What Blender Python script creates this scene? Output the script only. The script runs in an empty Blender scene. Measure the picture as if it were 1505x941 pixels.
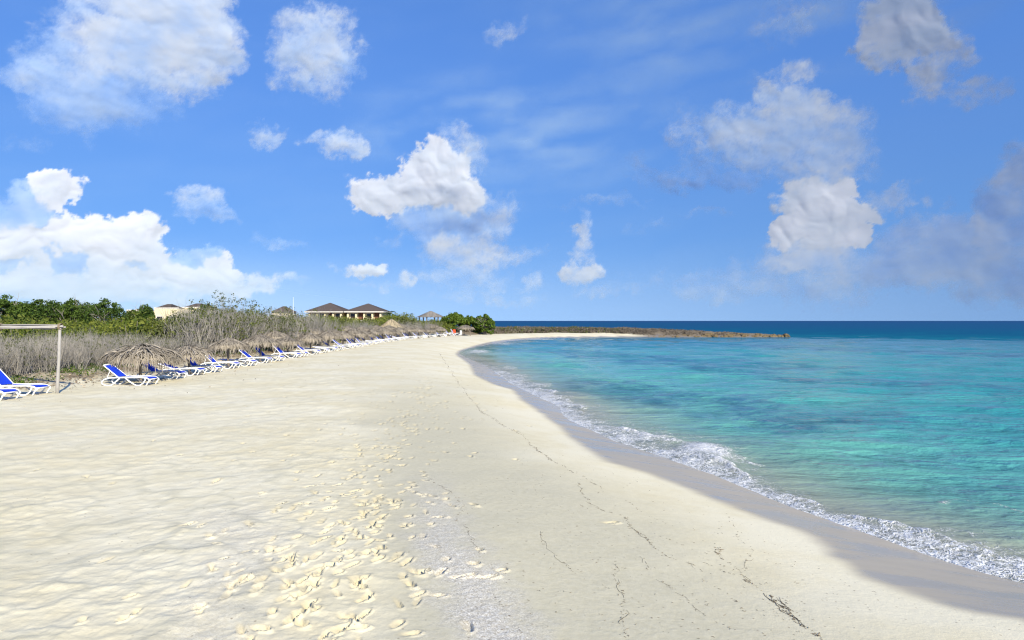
import bpy, math, random
import numpy as np
from mathutils import Vector, Matrix, Euler

random.seed(7)
RNG = np.random.default_rng(7)
R = math.radians
scene = bpy.context.scene
COL = scene.collection

# ------------------------------------------------------------------ camera
CAM_H = 2.5            # camera height above the dry upper beach (z = 0)
F = 1000.0             # focal length in photograph pixels (1505 wide) = 24 mm on 36 mm film
ZW = -0.7              # still water level
cam_d = bpy.data.cameras.new('camera')
cam = bpy.data.objects.new('camera', cam_d)
COL.objects.link(cam)
cam.location = (0, 0, CAM_H)
cam.rotation_euler = (R(90.06), 0, 0)
cam_d.sensor_width = 36.0
cam_d.lens = 36.0 * F / 1505.0
cam_d.clip_start = 0.1
cam_d.clip_end = 60000
scene.camera = cam

# ------------------------------------------------------------------ light
SUN_AZ, SUN_EL = R(151), R(28)
sun_dir = Vector((math.cos(SUN_EL) * math.sin(SUN_AZ), math.cos(SUN_EL) * math.cos(SUN_AZ), math.sin(SUN_EL)))
sun_d = bpy.data.lights.new('sun', 'SUN')
sun_d.energy = 4.2
sun_d.angle = R(0.5)
sun_d.color = (1.0, 0.92, 0.72)
sun = bpy.data.objects.new('sun', sun_d)
COL.objects.link(sun)
sun.rotation_euler = sun_dir.to_track_quat('Z', 'Y').to_euler()
sun.location = (20, -40, 60)

scene.view_settings.view_transform = 'Standard'
scene.view_settings.look = 'None'
scene.view_settings.gamma = 1.0
scene.view_settings.use_curve_mapping = False
scene.view_settings.exposure = 0.75
EXPO = 2 ** scene.view_settings.exposure
scene.cycles.use_denoising = True
scene.cycles.max_bounces = 6
scene.cycles.transparent_max_bounces = 6
scene.cycles.diffuse_bounces = 3
scene.cycles.glossy_bounces = 2
scene.cycles.filter_width = 1.2
scene.cycles.caustics_reflective = False
scene.cycles.caustics_refractive = False

# ------------------------------------------------------------------ node helpers
class NT:
    def __init__(self, tree):
        self.t = tree
        self.n = tree.nodes
        self.l = tree.links
    def new(self, typ, **kw):
        nd = self.n.new(typ)
        for k, v in kw.items():
            setattr(nd, k, v)
        return nd
    def put(self, sock, v):
        if v is None:
            return
        if isinstance(v, bpy.types.NodeSocket):
            self.l.new(v, sock)
        else:
            sock.default_value = v
    def math(self, op, a, b=None, c=None, clamp=False):
        nd = self.new('ShaderNodeMath', operation=op, use_clamp=clamp)
        self.put(nd.inputs[0], a); self.put(nd.inputs[1], b); self.put(nd.inputs[2], c)
        return nd.outputs[0]
    def vmath(self, op, a, b=None, c=None):
        nd = self.new('ShaderNodeVectorMath', operation=op)
        self.put(nd.inputs[0], a)
        if b is not None: self.put(nd.inputs[3 if op == 'SCALE' else 1], b)
        if c is not None: self.put(nd.inputs[2], c)
        return nd.outputs['Value'] if op in ('DOT_PRODUCT', 'LENGTH', 'DISTANCE') else nd.outputs[0]
    def mix(self, f, a, b):
        nd = self.new('ShaderNodeMix', data_type='RGBA')
        self.put(nd.inputs[0], f); self.put(nd.inputs[6], a); self.put(nd.inputs[7], b)
        return nd.outputs[2]
    def fmix(self, f, a, b):
        nd = self.new('ShaderNodeMix', data_type='FLOAT')
        self.put(nd.inputs[0], f); self.put(nd.inputs[2], a); self.put(nd.inputs[3], b)
        return nd.outputs[0]
    def smooth(self, x, lo, hi, a=0.0, b=1.0):
        nd = self.new('ShaderNodeMapRange', interpolation_type='SMOOTHSTEP', clamp=True)
        self.put(nd.inputs[0], x); self.put(nd.inputs[1], lo); self.put(nd.inputs[2], hi)
        self.put(nd.inputs[3], a); self.put(nd.inputs[4], b)
        return nd.outputs[0]
    def noise(self, vec, scale, detail=4, rough=0.5, dims='3D', dist=0.0, color=False):
        nd = self.new('ShaderNodeTexNoise', noise_dimensions=dims)
        self.put(nd.inputs['Vector'], vec); self.put(nd.inputs['Scale'], scale)
        self.put(nd.inputs['Detail'], detail); self.put(nd.inputs['Roughness'], rough)
        self.put(nd.inputs['Distortion'], dist)
        return nd.outputs['Color'] if color else nd.outputs[0]
    def voronoi(self, vec, scale, feature='F1', dims='3D', detail=0, out='Distance', rnd=1.0):
        nd = self.new('ShaderNodeTexVoronoi', voronoi_dimensions=dims, feature=feature)
        self.put(nd.inputs['Vector'], vec); self.put(nd.inputs['Scale'], scale)
        if 'Detail' in nd.inputs: self.put(nd.inputs['Detail'], detail)
        self.put(nd.inputs['Randomness'], rnd)
        return nd.outputs[out]
    def ramp(self, f, stops):
        nd = self.new('ShaderNodeValToRGB')
        el = nd.color_ramp.elements
        while len(el) < len(stops):
            el.new(0.5)
        for e, (p, c) in zip(el, stops):
            e.position = p
            e.color = (c[0], c[1], c[2], 1)
        self.put(nd.inputs[0], f)
        return nd.outputs[0]
    def attr(self, name):
        nd = self.new('ShaderNodeAttribute', attribute_name=name)
        return nd.outputs['Fac']
    def mapping(self, vec, loc=(0, 0, 0), rot=(0, 0, 0), scale=(1, 1, 1), typ='POINT'):
        nd = self.new('ShaderNodeMapping', vector_type=typ)
        self.put(nd.inputs[0], vec)
        nd.inputs['Location'].default_value = loc
        nd.inputs['Rotation'].default_value = rot
        nd.inputs['Scale'].default_value = scale
        return nd.outputs[0]

def srgb(r, g, b):
    f = lambda c: c / 12.92 if c <= 0.04045 else ((c + 0.055) / 1.055) ** 2.4
    return (f(r / 255), f(g / 255), f(b / 255), 1.0)

# ------------------------------------------------------------------ sky: Nishita + clouds by compass bearing and elevation
def px_dir(u, v):
    az = math.atan((u - 752.5) / F)
    el = math.atan((471.5 - v) / F * math.cos(az))
    return math.degrees(az), math.degrees(el)

# clouds: (u, v, half width, half height, turn in degrees, weight, brightness painted into the colour, low for shaded cloud)
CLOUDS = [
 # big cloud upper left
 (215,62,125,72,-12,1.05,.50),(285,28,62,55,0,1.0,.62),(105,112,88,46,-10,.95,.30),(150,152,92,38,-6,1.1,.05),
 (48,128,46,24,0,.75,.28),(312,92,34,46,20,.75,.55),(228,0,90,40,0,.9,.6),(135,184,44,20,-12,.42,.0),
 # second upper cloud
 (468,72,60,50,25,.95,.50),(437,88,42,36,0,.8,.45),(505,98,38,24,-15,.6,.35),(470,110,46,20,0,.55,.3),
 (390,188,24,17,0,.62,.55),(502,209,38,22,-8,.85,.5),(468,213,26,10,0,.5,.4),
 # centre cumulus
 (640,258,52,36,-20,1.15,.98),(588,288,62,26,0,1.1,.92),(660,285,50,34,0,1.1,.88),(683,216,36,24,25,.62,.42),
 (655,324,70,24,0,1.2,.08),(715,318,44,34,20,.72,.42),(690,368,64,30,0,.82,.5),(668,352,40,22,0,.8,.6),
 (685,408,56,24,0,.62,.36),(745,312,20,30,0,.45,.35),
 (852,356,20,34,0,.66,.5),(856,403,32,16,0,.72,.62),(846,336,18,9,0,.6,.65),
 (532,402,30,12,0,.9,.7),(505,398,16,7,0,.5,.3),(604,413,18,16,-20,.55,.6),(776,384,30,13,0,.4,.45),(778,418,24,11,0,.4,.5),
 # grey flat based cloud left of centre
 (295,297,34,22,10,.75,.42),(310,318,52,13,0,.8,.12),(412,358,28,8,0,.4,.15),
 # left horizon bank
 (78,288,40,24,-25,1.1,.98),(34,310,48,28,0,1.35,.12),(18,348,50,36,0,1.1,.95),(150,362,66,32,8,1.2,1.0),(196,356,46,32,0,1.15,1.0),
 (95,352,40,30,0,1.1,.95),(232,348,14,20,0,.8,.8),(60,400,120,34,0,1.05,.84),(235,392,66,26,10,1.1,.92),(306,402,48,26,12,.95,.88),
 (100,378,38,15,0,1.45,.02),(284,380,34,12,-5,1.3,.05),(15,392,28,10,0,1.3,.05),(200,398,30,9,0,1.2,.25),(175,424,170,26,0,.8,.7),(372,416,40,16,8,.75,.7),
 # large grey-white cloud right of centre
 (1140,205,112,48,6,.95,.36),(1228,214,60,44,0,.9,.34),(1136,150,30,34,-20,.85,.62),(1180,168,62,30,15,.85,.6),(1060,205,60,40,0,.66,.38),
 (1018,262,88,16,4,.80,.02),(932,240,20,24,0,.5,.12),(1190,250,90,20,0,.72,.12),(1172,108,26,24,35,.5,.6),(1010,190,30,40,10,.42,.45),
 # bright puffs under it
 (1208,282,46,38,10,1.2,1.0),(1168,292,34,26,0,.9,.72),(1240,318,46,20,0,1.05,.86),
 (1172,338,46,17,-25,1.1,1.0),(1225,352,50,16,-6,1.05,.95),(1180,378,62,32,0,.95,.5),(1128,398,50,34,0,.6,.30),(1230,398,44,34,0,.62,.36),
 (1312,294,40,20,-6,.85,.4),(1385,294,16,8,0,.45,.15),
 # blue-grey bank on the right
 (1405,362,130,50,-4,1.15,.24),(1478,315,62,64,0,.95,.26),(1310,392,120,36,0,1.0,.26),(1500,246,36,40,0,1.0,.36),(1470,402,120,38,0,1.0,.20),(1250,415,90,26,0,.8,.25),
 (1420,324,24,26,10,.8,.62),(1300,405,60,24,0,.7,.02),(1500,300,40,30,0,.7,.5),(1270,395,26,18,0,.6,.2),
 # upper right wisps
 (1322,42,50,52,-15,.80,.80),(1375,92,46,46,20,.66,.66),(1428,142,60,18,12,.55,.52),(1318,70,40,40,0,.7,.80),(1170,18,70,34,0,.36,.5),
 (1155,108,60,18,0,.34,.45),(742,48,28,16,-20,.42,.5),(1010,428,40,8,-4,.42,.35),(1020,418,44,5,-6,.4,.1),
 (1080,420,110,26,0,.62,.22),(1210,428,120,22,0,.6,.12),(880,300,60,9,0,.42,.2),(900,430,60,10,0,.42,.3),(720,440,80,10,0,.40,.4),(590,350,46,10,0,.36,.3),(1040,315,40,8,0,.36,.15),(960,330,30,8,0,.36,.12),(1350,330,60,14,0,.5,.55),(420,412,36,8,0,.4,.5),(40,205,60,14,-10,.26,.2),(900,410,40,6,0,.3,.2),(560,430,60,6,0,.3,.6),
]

def build_world():
    w = bpy.data.worlds.new('World')
    scene.world = w
    w.use_nodes = True
    t = NT(w.node_tree)
    t.n.clear()
    out = t.new('ShaderNodeOutputWorld')
    bg = t.new('ShaderNodeBackground')
    sky = t.new('ShaderNodeTexSky', sky_type='NISHITA')
    sky.sun_disc = False
    sky.sun_elevation = SUN_EL
    sky.sun_rotation = SUN_AZ
    sky.air_density = 1.0
    sky.dust_density = 0.2
    sky.ozone_density = 2.0
    # the sky is looked up a little higher than it is: the clear tropical air has no white band at the horizon
    tc = t.new('ShaderNodeTexCoord')
    sp = t.new('ShaderNodeSeparateXYZ')
    t.l.new(tc.outputs['Generated'], sp.inputs[0])
    cz = t.new('ShaderNodeCombineXYZ')
    t.l.new(sp.outputs[0], cz.inputs[0]); t.l.new(sp.outputs[1], cz.inputs[1])
    t.l.new(t.math('MULTIPLY_ADD', t.math('ABSOLUTE', sp.outputs[2]), 0.85, 0.40), cz.inputs[2])
    t.l.new(t.vmath('NORMALIZE', cz.outputs[0]), sky.inputs[0])
    hs = t.new('ShaderNodeHueSaturation')
    hs.inputs['Saturation'].default_value = 1.14
    t.l.new(sky.outputs[0], hs.inputs['Color'])
    up = t.math('ABSOLUTE', sp.outputs[2])
    tint = t.vmath('MULTIPLY', hs.outputs[0], t.mix(t.smooth(up, 0.0, 0.42), (0.90, 0.99, 1.08, 1), (0.88, 1.04, 1.36, 1)))
    t.l.new(tint, bg.inputs[0])
    bg.inputs[1].default_value = 0.125
    t.l.new(bg.outputs[0], out.inputs[0])
    w.cycles.sampling_method = 'MANUAL'
    w.cycles.sample_map_resolution = 512

build_world()

# ------------------------------------------------------------------ numpy noise
def _hash(ix, iy, seed):
    h = (ix.astype(np.int64) * 374761393 + iy.astype(np.int64) * 668265263 + seed * 1442695041) & 0xFFFFFFFF
    h = ((h ^ (h >> 13)) * 1274126177) & 0xFFFFFFFF
    h = ((h ^ (h >> 16)) * 2246822519) & 0xFFFFFFFF
    h = h ^ (h >> 15)
    return (h & 0xFFFFFF).astype(np.float32) / float(0xFFFFFF)

def pnoise(x, y, seed=0):
    """gradient noise, about -0.7..0.7"""
    ix = np.floor(x); iy = np.floor(y)
    fx = (x - ix).astype(np.float32); fy = (y - iy).astype(np.float32)
    ux = fx * fx * fx * (fx * (fx * 6 - 15) + 10); uy = fy * fy * fy * (fy * (fy * 6 - 15) + 10)
    def g(dx, dy):
        a = _hash(ix + dx, iy + dy, seed) * (2 * np.pi)
        return np.cos(a) * (fx - dx) + np.sin(a) * (fy - dy)
    a = g(0, 0); b = g(1, 0); c = g(0, 1); d = g(1, 1)
    return (a + (b - a) * ux) * (1 - uy) + (c + (d - c) * ux) * uy

def fbm(x, y, seed=0, octaves=4, gain=0.5, lac=2.03):
    s = 0; amp = 1.0
    for o in range(octaves):
        s = s + amp * pnoise(x, y, seed + 17 * o)
        x = x * lac + 5.3; y = y * lac + 9.1; amp *= gain
    return s

def worley(x, y, seed=0):
    ix = np.floor(x); iy = np.floor(y)
    best = np.full(x.shape, 9.0, np.float32)
    for dx in (-1, 0, 1):
        for dy in (-1, 0, 1):
            jx = _hash(ix + dx, iy + dy, seed); jy = _hash(ix + dx, iy + dy, seed + 91)
            d = (ix + dx + jx - x) ** 2 + (iy + dy + jy - y) ** 2
            best = np.minimum(best, d)
    return np.sqrt(best)

def sstep(x, lo, hi):
    t = np.clip((x - lo) / (hi - lo), 0, 1)
    return t * t * (3 - 2 * t)

# ------------------------------------------------------------------ grid meshes
def grid_mesh(name, co, nr, nc, keep=None, attrs=None, smooth=True):
    """co: (nr*nc,3) vertices of a grid; keep: bool per quad (nr-1,nc-1)"""
    i = np.arange(nr * nc).reshape(nr, nc)
    q = np.stack([i[:-1, :-1], i[:-1, 1:], i[1:, 1:], i[1:, :-1]], -1)
    q = q[keep] if keep is not None else q.reshape(-1, 4)
    used = np.zeros(nr * nc, bool); used[q.ravel()] = True
    remap = np.cumsum(used) - 1
    q = remap[q]; co = co[used]
    me = bpy.data.meshes.new(name)
    me.vertices.add(len(co)); me.vertices.foreach_set('co', co.astype(np.float32).ravel())
    me.loops.add(q.size); me.loops.foreach_set('vertex_index', q.astype(np.int32).ravel())
    me.polygons.add(len(q))
    me.polygons.foreach_set('loop_start', (np.arange(len(q)) * 4).astype(np.int32))
    me.polygons.foreach_set('use_smooth', np.full(len(q), smooth))
    me.update(calc_edges=True)
    for k, v in (attrs or {}).items():
        a = me.attributes.new(k, 'FLOAT', 'POINT')
        a.data.foreach_set('value', v.ravel()[used].astype(np.float32))
    ob = bpy.data.objects.new(name, me)
    COL.objects.link(ob)
    return ob

# ------------------------------------------------------------------ clouds: a far relief lit by the sun, grey shade also painted in
def build_clouds():
    az = np.arange(-44, 44.01, 0.1); el = np.arange(0.35, 27.5, 0.1)
    A, Eg = np.meshgrid(az, el)
    A = A.astype(np.float32); Eg = Eg.astype(np.float32)
    wx = A + 1.5 * fbm(A * .22, Eg * .22, 1, 3) + 0.70 * fbm(A * .9, Eg * .9, 2, 5, .58) + .16 * fbm(A * 3.2, Eg * 3.2, 5, 3, .6)
    wy = Eg + 1.1 * fbm(A * .22, Eg * .22, 3, 3) + 0.60 * fbm(A * .9, Eg * .9, 4, 5, .58) + .16 * fbm(A * 3.2, Eg * 3.2, 6, 3, .6)
    gx = A + 1.5 * fbm(A * .22, Eg * .22, 1, 3) + .55 * pnoise(A * .7, Eg * .7, 2); gy = Eg + 1.1 * fbm(A * .22, Eg * .22, 3, 3) + .5 * pnoise(A * .7, Eg * .7, 4)
    G = np.zeros_like(A); GW = np.full_like(A, 1e-3); GB = np.zeros_like(A)
    S = np.zeros_like(A); B = np.zeros_like(A); Yl = np.zeros_like(A); Z = np.zeros_like(A)
    for (u, v, ru, rv, rot, wgt, br) in CLOUDS:
        a0, e0 = px_dir(u, v)
        ca = math.cos(R(a0))
        ra = math.degrees(ru / F) * ca * ca * 1.36; re = math.degrees(rv / F) * ca * 1.36
        c, s_ = math.cos(R(-rot)), math.sin(R(-rot))
        dx = wx - a0; dy = wy - e0
        lx = (c * dx + s_ * dy) / ra; ly = (-s_ * dx + c * dy) / re
        e = np.clip(wgt * (1 - lx * lx - ly * ly), 0, None) ** 4
        dx2 = gx - a0; dy2 = gy - e0
        l2 = ((c * dx2 + s_ * dy2) / ra) ** 2 + ((-s_ * dx2 + c * dy2) / re) ** 2
        G += (wgt * min(ra, re) ** .6 * np.exp(-.62 * l2)) ** 3
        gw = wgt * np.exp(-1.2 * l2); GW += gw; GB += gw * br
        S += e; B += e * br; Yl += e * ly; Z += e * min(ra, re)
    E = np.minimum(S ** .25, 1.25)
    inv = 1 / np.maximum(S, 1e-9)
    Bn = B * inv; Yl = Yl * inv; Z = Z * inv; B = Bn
    Z = 1.4 + .35 * Z
    # soft billows
    p = np.zeros_like(A); amp = 1.0; sc = 0.55
    for o in range(3):
        q = worley(gx * sc + 3.1 * o, gy * sc * 1.2 + 1.7 * o, 40 + o)
        p += amp * np.exp(-2.2 * q * q); amp *= .38; sc *= 1.9
    n = fbm(A * .50, Eg * .70, 60, 7, .60)
    fine = fbm(wx * 1.7, wy * 2.1, 70, 6, .66)
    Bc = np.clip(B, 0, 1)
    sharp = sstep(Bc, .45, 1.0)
    D = E * 1.12 + (.10 + .16 * sharp) * (p - .55) + 0.40 * n + 0.20 * fine * (1 - .35 * sharp)
    soft = 0.80 - .38 * sharp + 0.55 * (1 - Bc)          # grey clouds have softer, more see-through edges
    alpha = sstep(D, 0.06, 0.06 + soft) * sstep(E, 0.0, 0.34)
    body = np.clip(E, 0, 1.25)
    Hb = .85 * G ** (1 / 3.0)
    H = Hb + (.12 + .24 * sstep(GB / GW, .45, .9)) * p + 0.12 * fbm(A * .40, Eg * .55, 61, 3, .45) 
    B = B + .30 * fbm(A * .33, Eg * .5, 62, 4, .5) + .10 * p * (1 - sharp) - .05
    H = H * (1 - .6 * sstep(A, 16, 28))
    r = 12000 - H * math.radians(1) * 12000 * .62
    co = np.stack([np.sin(np.radians(A)) * np.cos(np.radians(Eg)) * r, np.cos(np.radians(A)) * np.cos(np.radians(Eg)) * r, np.sin(np.radians(Eg)) * r + CAM_H], -1).reshape(-1, 3)
    ob = grid_mesh('clouds', co, len(el), len(az), None, {'cover': alpha, 'white': np.clip(B, 0, 1.2)})  # 'white' carries the painted light and shade of the clouds
    # the thin streaks and the veil hang nearer than the cumulus, so the sun reaches them first
    A2, E2 = np.meshgrid(np.arange(-70, 70.01, .4), np.concatenate([np.arange(-.1, 1.9, .15), np.arange(2, 30, .4)]))
    # thin high streaks and the pale veil low on the land side
    sx = A2 * math.cos(R(8)) + E2 * math.sin(R(8)); sy = -A2 * math.sin(R(8)) + E2 * math.cos(R(8))
    ci = fbm(sx * .10 + .3 * fbm(A2 * .2, E2 * .3, 81, 3), sy * .40, 80, 6, .5)
    cm = np.clip(1 - ((A2 - 1.5) / 17) ** 2 - ((E2 - 15.6) / 5.2) ** 2, 0, 1) + 1.0 * np.clip(1 - ((A2 - 20) / 20) ** 2 - ((E2 - 24) / 7) ** 2, 0, 1)
    thin = sstep(ci, -.5, .8) * (0.05 + .52 * cm)
    veil = sstep(E2, 7.0, 0.0) * (0.40 + 0.34 * sstep(A2, 2, -34)) 
    thin = np.clip(1 - (1 - thin) * (1 - veil), 0, 1)
    r2 = 10300.0
    co2 = np.stack([np.sin(np.radians(A2)) * np.cos(np.radians(E2)) * r2, np.cos(np.radians(A2)) * np.cos(np.radians(E2)) * r2, np.sin(np.radians(E2)) * r2 + CAM_H], -1).reshape(-1, 3)
    vo = grid_mesh('thin_clouds', co2, A2.shape[0], A2.shape[1], None, {'thin': thin})
    vm = bpy.data.materials.new('thin_cloud'); vm.use_nodes = True
    t = NT(vm.node_tree); t.n.clear()
    out = t.new('ShaderNodeOutputMaterial'); tp = t.new('ShaderNodeBsdfTransparent')
    thind = t.new('ShaderNodeBsdfDiffuse'); thind.inputs[0].default_value = (.30, .40, .50, 1)
    mt = t.new('ShaderNodeMixShader'); t.put(mt.inputs[0], t.attr('thin'))
    t.l.new(tp.outputs[0], mt.inputs[1]); t.l.new(thind.outputs[0], mt.inputs[2]); t.l.new(mt.outputs[0], out.inputs[0])
    vo.data.materials.append(vm)
    vo['kind'] = 'stuff'; vo['label'] = 'faint streaks of thin cloud and pale veil low over the land'
    m = bpy.data.materials.new('cloud')
    m.use_nodes = True
    t = NT(m.node_tree); t.n.clear()
    out = t.new('ShaderNodeOutputMaterial')
    df = t.new('ShaderNodeBsdfDiffuse'); tr = t.new('ShaderNodeBsdfTranslucent'); tp = t.new('ShaderNodeBsdfTransparent')
    cov = t.attr('cover'); painted_tone = t.attr('white')
    colr = t.ramp(painted_tone, [(0.0, (.165, .275, .50)), (.35, (.255, .345, .50)), (.7, (.375, .41, .465)), (1.0, (.445, .46, .50))])  # low tones paint cloud shade as blue-grey albedo
    geo = t.new('ShaderNodeNewGeometry')
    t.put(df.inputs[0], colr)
    # light soaks through the soft outer layer of a cloud: the relief is shaded less hard than a solid
    away = t.vmath('SCALE', t.vmath('NORMALIZE', geo.outputs['Position']), -0.75)
    t.put(df.inputs['Normal'], t.vmath('NORMALIZE', t.vmath('ADD', geo.outputs['Normal'], away)))
    ms = t.new('ShaderNodeMixShader')
    t.put(ms.inputs[0], cov)
    t.l.new(tp.outputs[0], ms.inputs[1]); t.l.new(df.outputs[0], ms.inputs[2])
    t.l.new(ms.outputs[0], out.inputs[0])
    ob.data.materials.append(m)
    ob['kind'] = 'stuff'
    ob['label'] = 'scattered white and grey cumulus clouds with thin streaks in the blue sky'
    return ob

build_clouds()

# ------------------------------------------------------------------ plan of the place (x right, y away, metres)
def catmull(pts, step=0.5):
    P = np.array(pts, float)
    out = []
    for i in range(len(P) - 1):
        p0 = P[max(i - 1, 0)]; p1 = P[i]; p2 = P[i + 1]; p3 = P[min(i + 2, len(P) - 1)]
        n = max(2, int(np.linalg.norm(p2 - p1) / step))
        t = np.linspace(0, 1, n, endpoint=False)[:, None]
        out.append(.5 * (2 * p1 + (p2 - p0) * t + (2 * p0 - 5 * p1 + 4 * p2 - p3) * t ** 2 + (3 * p1 - p0 - 3 * p2 + p3) * t ** 3))
    out.append(P[-1:])
    return np.concatenate(out)

SHORE = [(26, -20), (15, -4), (9.6, 4.2), (7.4, 6.9), (6.25, 8.3), (5.75, 9.1), (5.4, 10.05), (5.0, 11.15), (4.55, 12.6), (4.15, 14.2), (3.45, 16.2), (2.75, 18.1),
         (2.15, 20.6), (1.75, 23.0), (1.75, 25.3), (1.05, 29.0), (.15, 33.5), (-.7, 39.5), (-1.7, 47), (-3.2, 55), (-4.7, 63), (-5.3, 70), (-4.9, 78), (-3.4, 90),
         (-.4, 106), (3.5, 119), (9, 127.5), (17, 131), (25.7, 132.5), (33, 131.3), (39, 132.2), (46, 131.0), (50, 132.0), (53.8, 133)]
BACK = [(54.6, 134), (53, 136.5), (48, 138.5), (41, 144), (30, 152), (15, 160), (-5, 168), (-30, 180), (-80, 215), (-200, 300), (-700, 420), (-700, -60), (26, -60)]
_shore = catmull(SHORE, 0.9)
_back = np.array(BACK, float)
_poly = np.concatenate([_shore, _back])

def seg_dist(x, y, P, closed=False):
    """distance to a polyline, arc position, side (>0 left of travel)"""
    x = x.ravel().astype(np.float32); y = y.ravel().astype(np.float32)
    A = P[:-1].astype(np.float32); B = P[1:].astype(np.float32)
    if closed:
        A = P.astype(np.float32); B = np.roll(P, -1, 0).astype(np.float32)
    best = np.full(x.shape, 1e12, np.float32); tt = np.zeros_like(best); side = np.zeros_like(best)
    acc = 0.0
    for a, b in zip(A, B):
        d = b - a; L2 = float(d @ d) + 1e-12; L = math.sqrt(L2)
        px = x - a[0]; py = y - a[1]
        t = np.clip((px * d[0] + py * d[1]) / L2, 0, 1)
        q = (px - t * d[0]) ** 2 + (py - t * d[1]) ** 2
        m = q < best
        best[m] = q[m]; tt[m] = acc + t[m] * L
        side[m] = (d[0] * py - d[1] * px)[m]
        acc += L
    return np.sqrt(best), tt, side

def inside(x, y, P):
    x = x.ravel(); y = y.ravel()
    c = np.zeros(x.shape, bool)
    A = P; B = np.roll(P, -1, 0)
    for (ax, ay), (bx, by) in zip(A, B):
        if ay == by:
            continue
        m = ((ay > y) != (by > y)) & (x < (bx - ax) * (y - ay) / (by - ay) + ax)
        c ^= m
    return c

def shore_sd(x, y):
    """signed distance to the waterline (+ on land) and position along the bay's shore"""
    sh = np.shape(x)
    d, t, _ = seg_dist(x, y, _shore)
    db, _, _ = seg_dist(x, y, np.concatenate([_shore[-1:], _back]))
    ins = inside(np.asarray(x, float), np.asarray(y, float), _poly)
    s = np.where(ins, 1, -1) * np.minimum(d, db)
    return s.reshape(sh), t.reshape(sh)

VEG = [(-40, -30), (-24, 10), (-19.6, 20), (-17.6, 24.5), (-17.0, 30), (-16.8, 40), (-16.9, 60), (-16.4, 78), (-14.6, 93), (-11.5, 106), (-7.0, 117), (-3.0, 128),
       (2.5, 135.5), (10, 138.3), (20, 138.0), (26.5, 134.0), (33, 132.4), (40, 133), (46, 131.8), (52, 133)]
_veg = catmull(VEG, 3.0)

def veg_sd(x, y):
    """signed distance to the edge of the planted ground (+ inland)"""
    sh = np.shape(x)
    d, t, side = seg_dist(x, y, _veg)
    return (np.sign(side) * d).reshape(sh)

def base_height(x, y, s, q):
    up = np.clip(s / 8.0, 0, 1)
    z = ZW + 0.7 * (1 - (1 - up) ** 2)
    z = np.where(s < 0, ZW - 0.095 * np.minimum(-s, 6) - .04 * np.clip(-s - 6, 0, 60), z)
    near = sstep(np.asarray(y, float), 112, 100)
    z = z + (.05 * fbm(x * .16, y * .16, 11, 3) + .010 * fbm(x * .9, y * .9, 12, 4)) * sstep(s, 1.5, 4.5)
    z = z + near * (0.36 * sstep(q, -0.2, 2.4) + .35 * sstep(q, 8, 40)) + (1 - near) * .55 * sstep(q, -.2, 2.5) * sstep(x, 50, 20)
    return z

_gx = np.arange(-110, 75.01, .5); _gy = np.arange(0, 230.01, .5)
_GX, _GY = np.meshgrid(_gx, _gy)
_GS = shore_sd(_GX, _GY)[0]; _GQ = veg_sd(_GX, _GY)

def _look(G, x, y):
    fx = np.clip((x - _gx[0]) / .5, 0, len(_gx) - 1.001); fy = np.clip((y - _gy[0]) / .5, 0, len(_gy) - 1.001)
    ix = fx.astype(int); iy = fy.astype(int); fx = fx - ix; fy = fy - iy
    return (G[iy, ix] * (1 - fx) + G[iy, ix + 1] * fx) * (1 - fy) + (G[iy + 1, ix] * (1 - fx) + G[iy + 1, ix + 1] * fx) * fy

def ground(x, y):
    xa = np.atleast_1d(np.asarray(x, float)); ya = np.atleast_1d(np.asarray(y, float))
    z = base_height(xa, ya, _look(_GS, xa, ya), _look(_GQ, xa, ya))
    return float(z[0]) if np.ndim(x) == 0 else z

def veg_q(x, y):
    return float(_look(_GQ, np.array([float(x)]), np.array([float(y)]))[0])

def unproject(u, v, z=None, it=14):
    """where the sight line through photograph pixel (u, v) meets the ground (or height z)"""
    h = 0.0 if z is None else z
    for _ in range(it):
        Y = (CAM_H - h) * F / (v - 471.5)
        X = (u - 752.5) / F * Y
        if z is not None:
            break
        h = .5 * h + .5 * ground(X, Y)
    return X, Y

WET_PX = [(1560, 935), (1505, 908), (1440, 899), (1400, 890), (1350, 874), (1300, 855), (1262, 838), (1240, 822), (1222, 806), (1200, 790), (1165, 774), (1130, 763), (1060, 736), (1000, 712), (950, 694), (900, 680), (870, 662), (830, 630), (800, 608), (770, 590), (755, 573), (730, 566), (700, 552), (690, 535), (680, 519), (690, 511), (720, 503), (760, 498)]
FOAM_PX = [(1560, 812), (1505, 800), (1450, 787), (1400, 776), (1350, 770), (1300, 762), (1200, 735), (1150, 715), (1100, 686), (1060, 660), (1040, 652), (1000, 642), (960, 634), (900, 615), (850, 590), (830, 577), (790, 570), (760, 553)]
_wp = np.array([unproject(u, v) for u, v in WET_PX])
_ws, _wt = shore_sd(_wp[:, 0], _wp[:, 1])
_o = np.argsort(_wt); WET_T, WET_S = _wt[_o], np.clip(_ws[_o], 0.15, 9)
_fp = np.array([unproject(u, v, ZW) for u, v in FOAM_PX])
_fs, _ft = shore_sd(_fp[:, 0], _fp[:, 1])
_o = np.argsort(_ft); FOAM_T, FOAM_S = _ft[_o], np.clip(-_fs[_o], 0.3, 4) * np.interp(_ft[_o], [np.min(_ft), np.min(_ft) + 6, np.max(_ft)], [.46, .58, .72])

# ------------------------------------------------------------------ materials
MATS = {}
def mat(name):
    m = bpy.data.materials.new(name)
    m.use_nodes = True
    t = NT(m.node_tree)
    b = t.n['Principled BSDF']
    MATS[name] = m
    return m, t, b

def obj_pos(t):
    return t.new('ShaderNodeTexCoord').outputs['Object']

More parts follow.
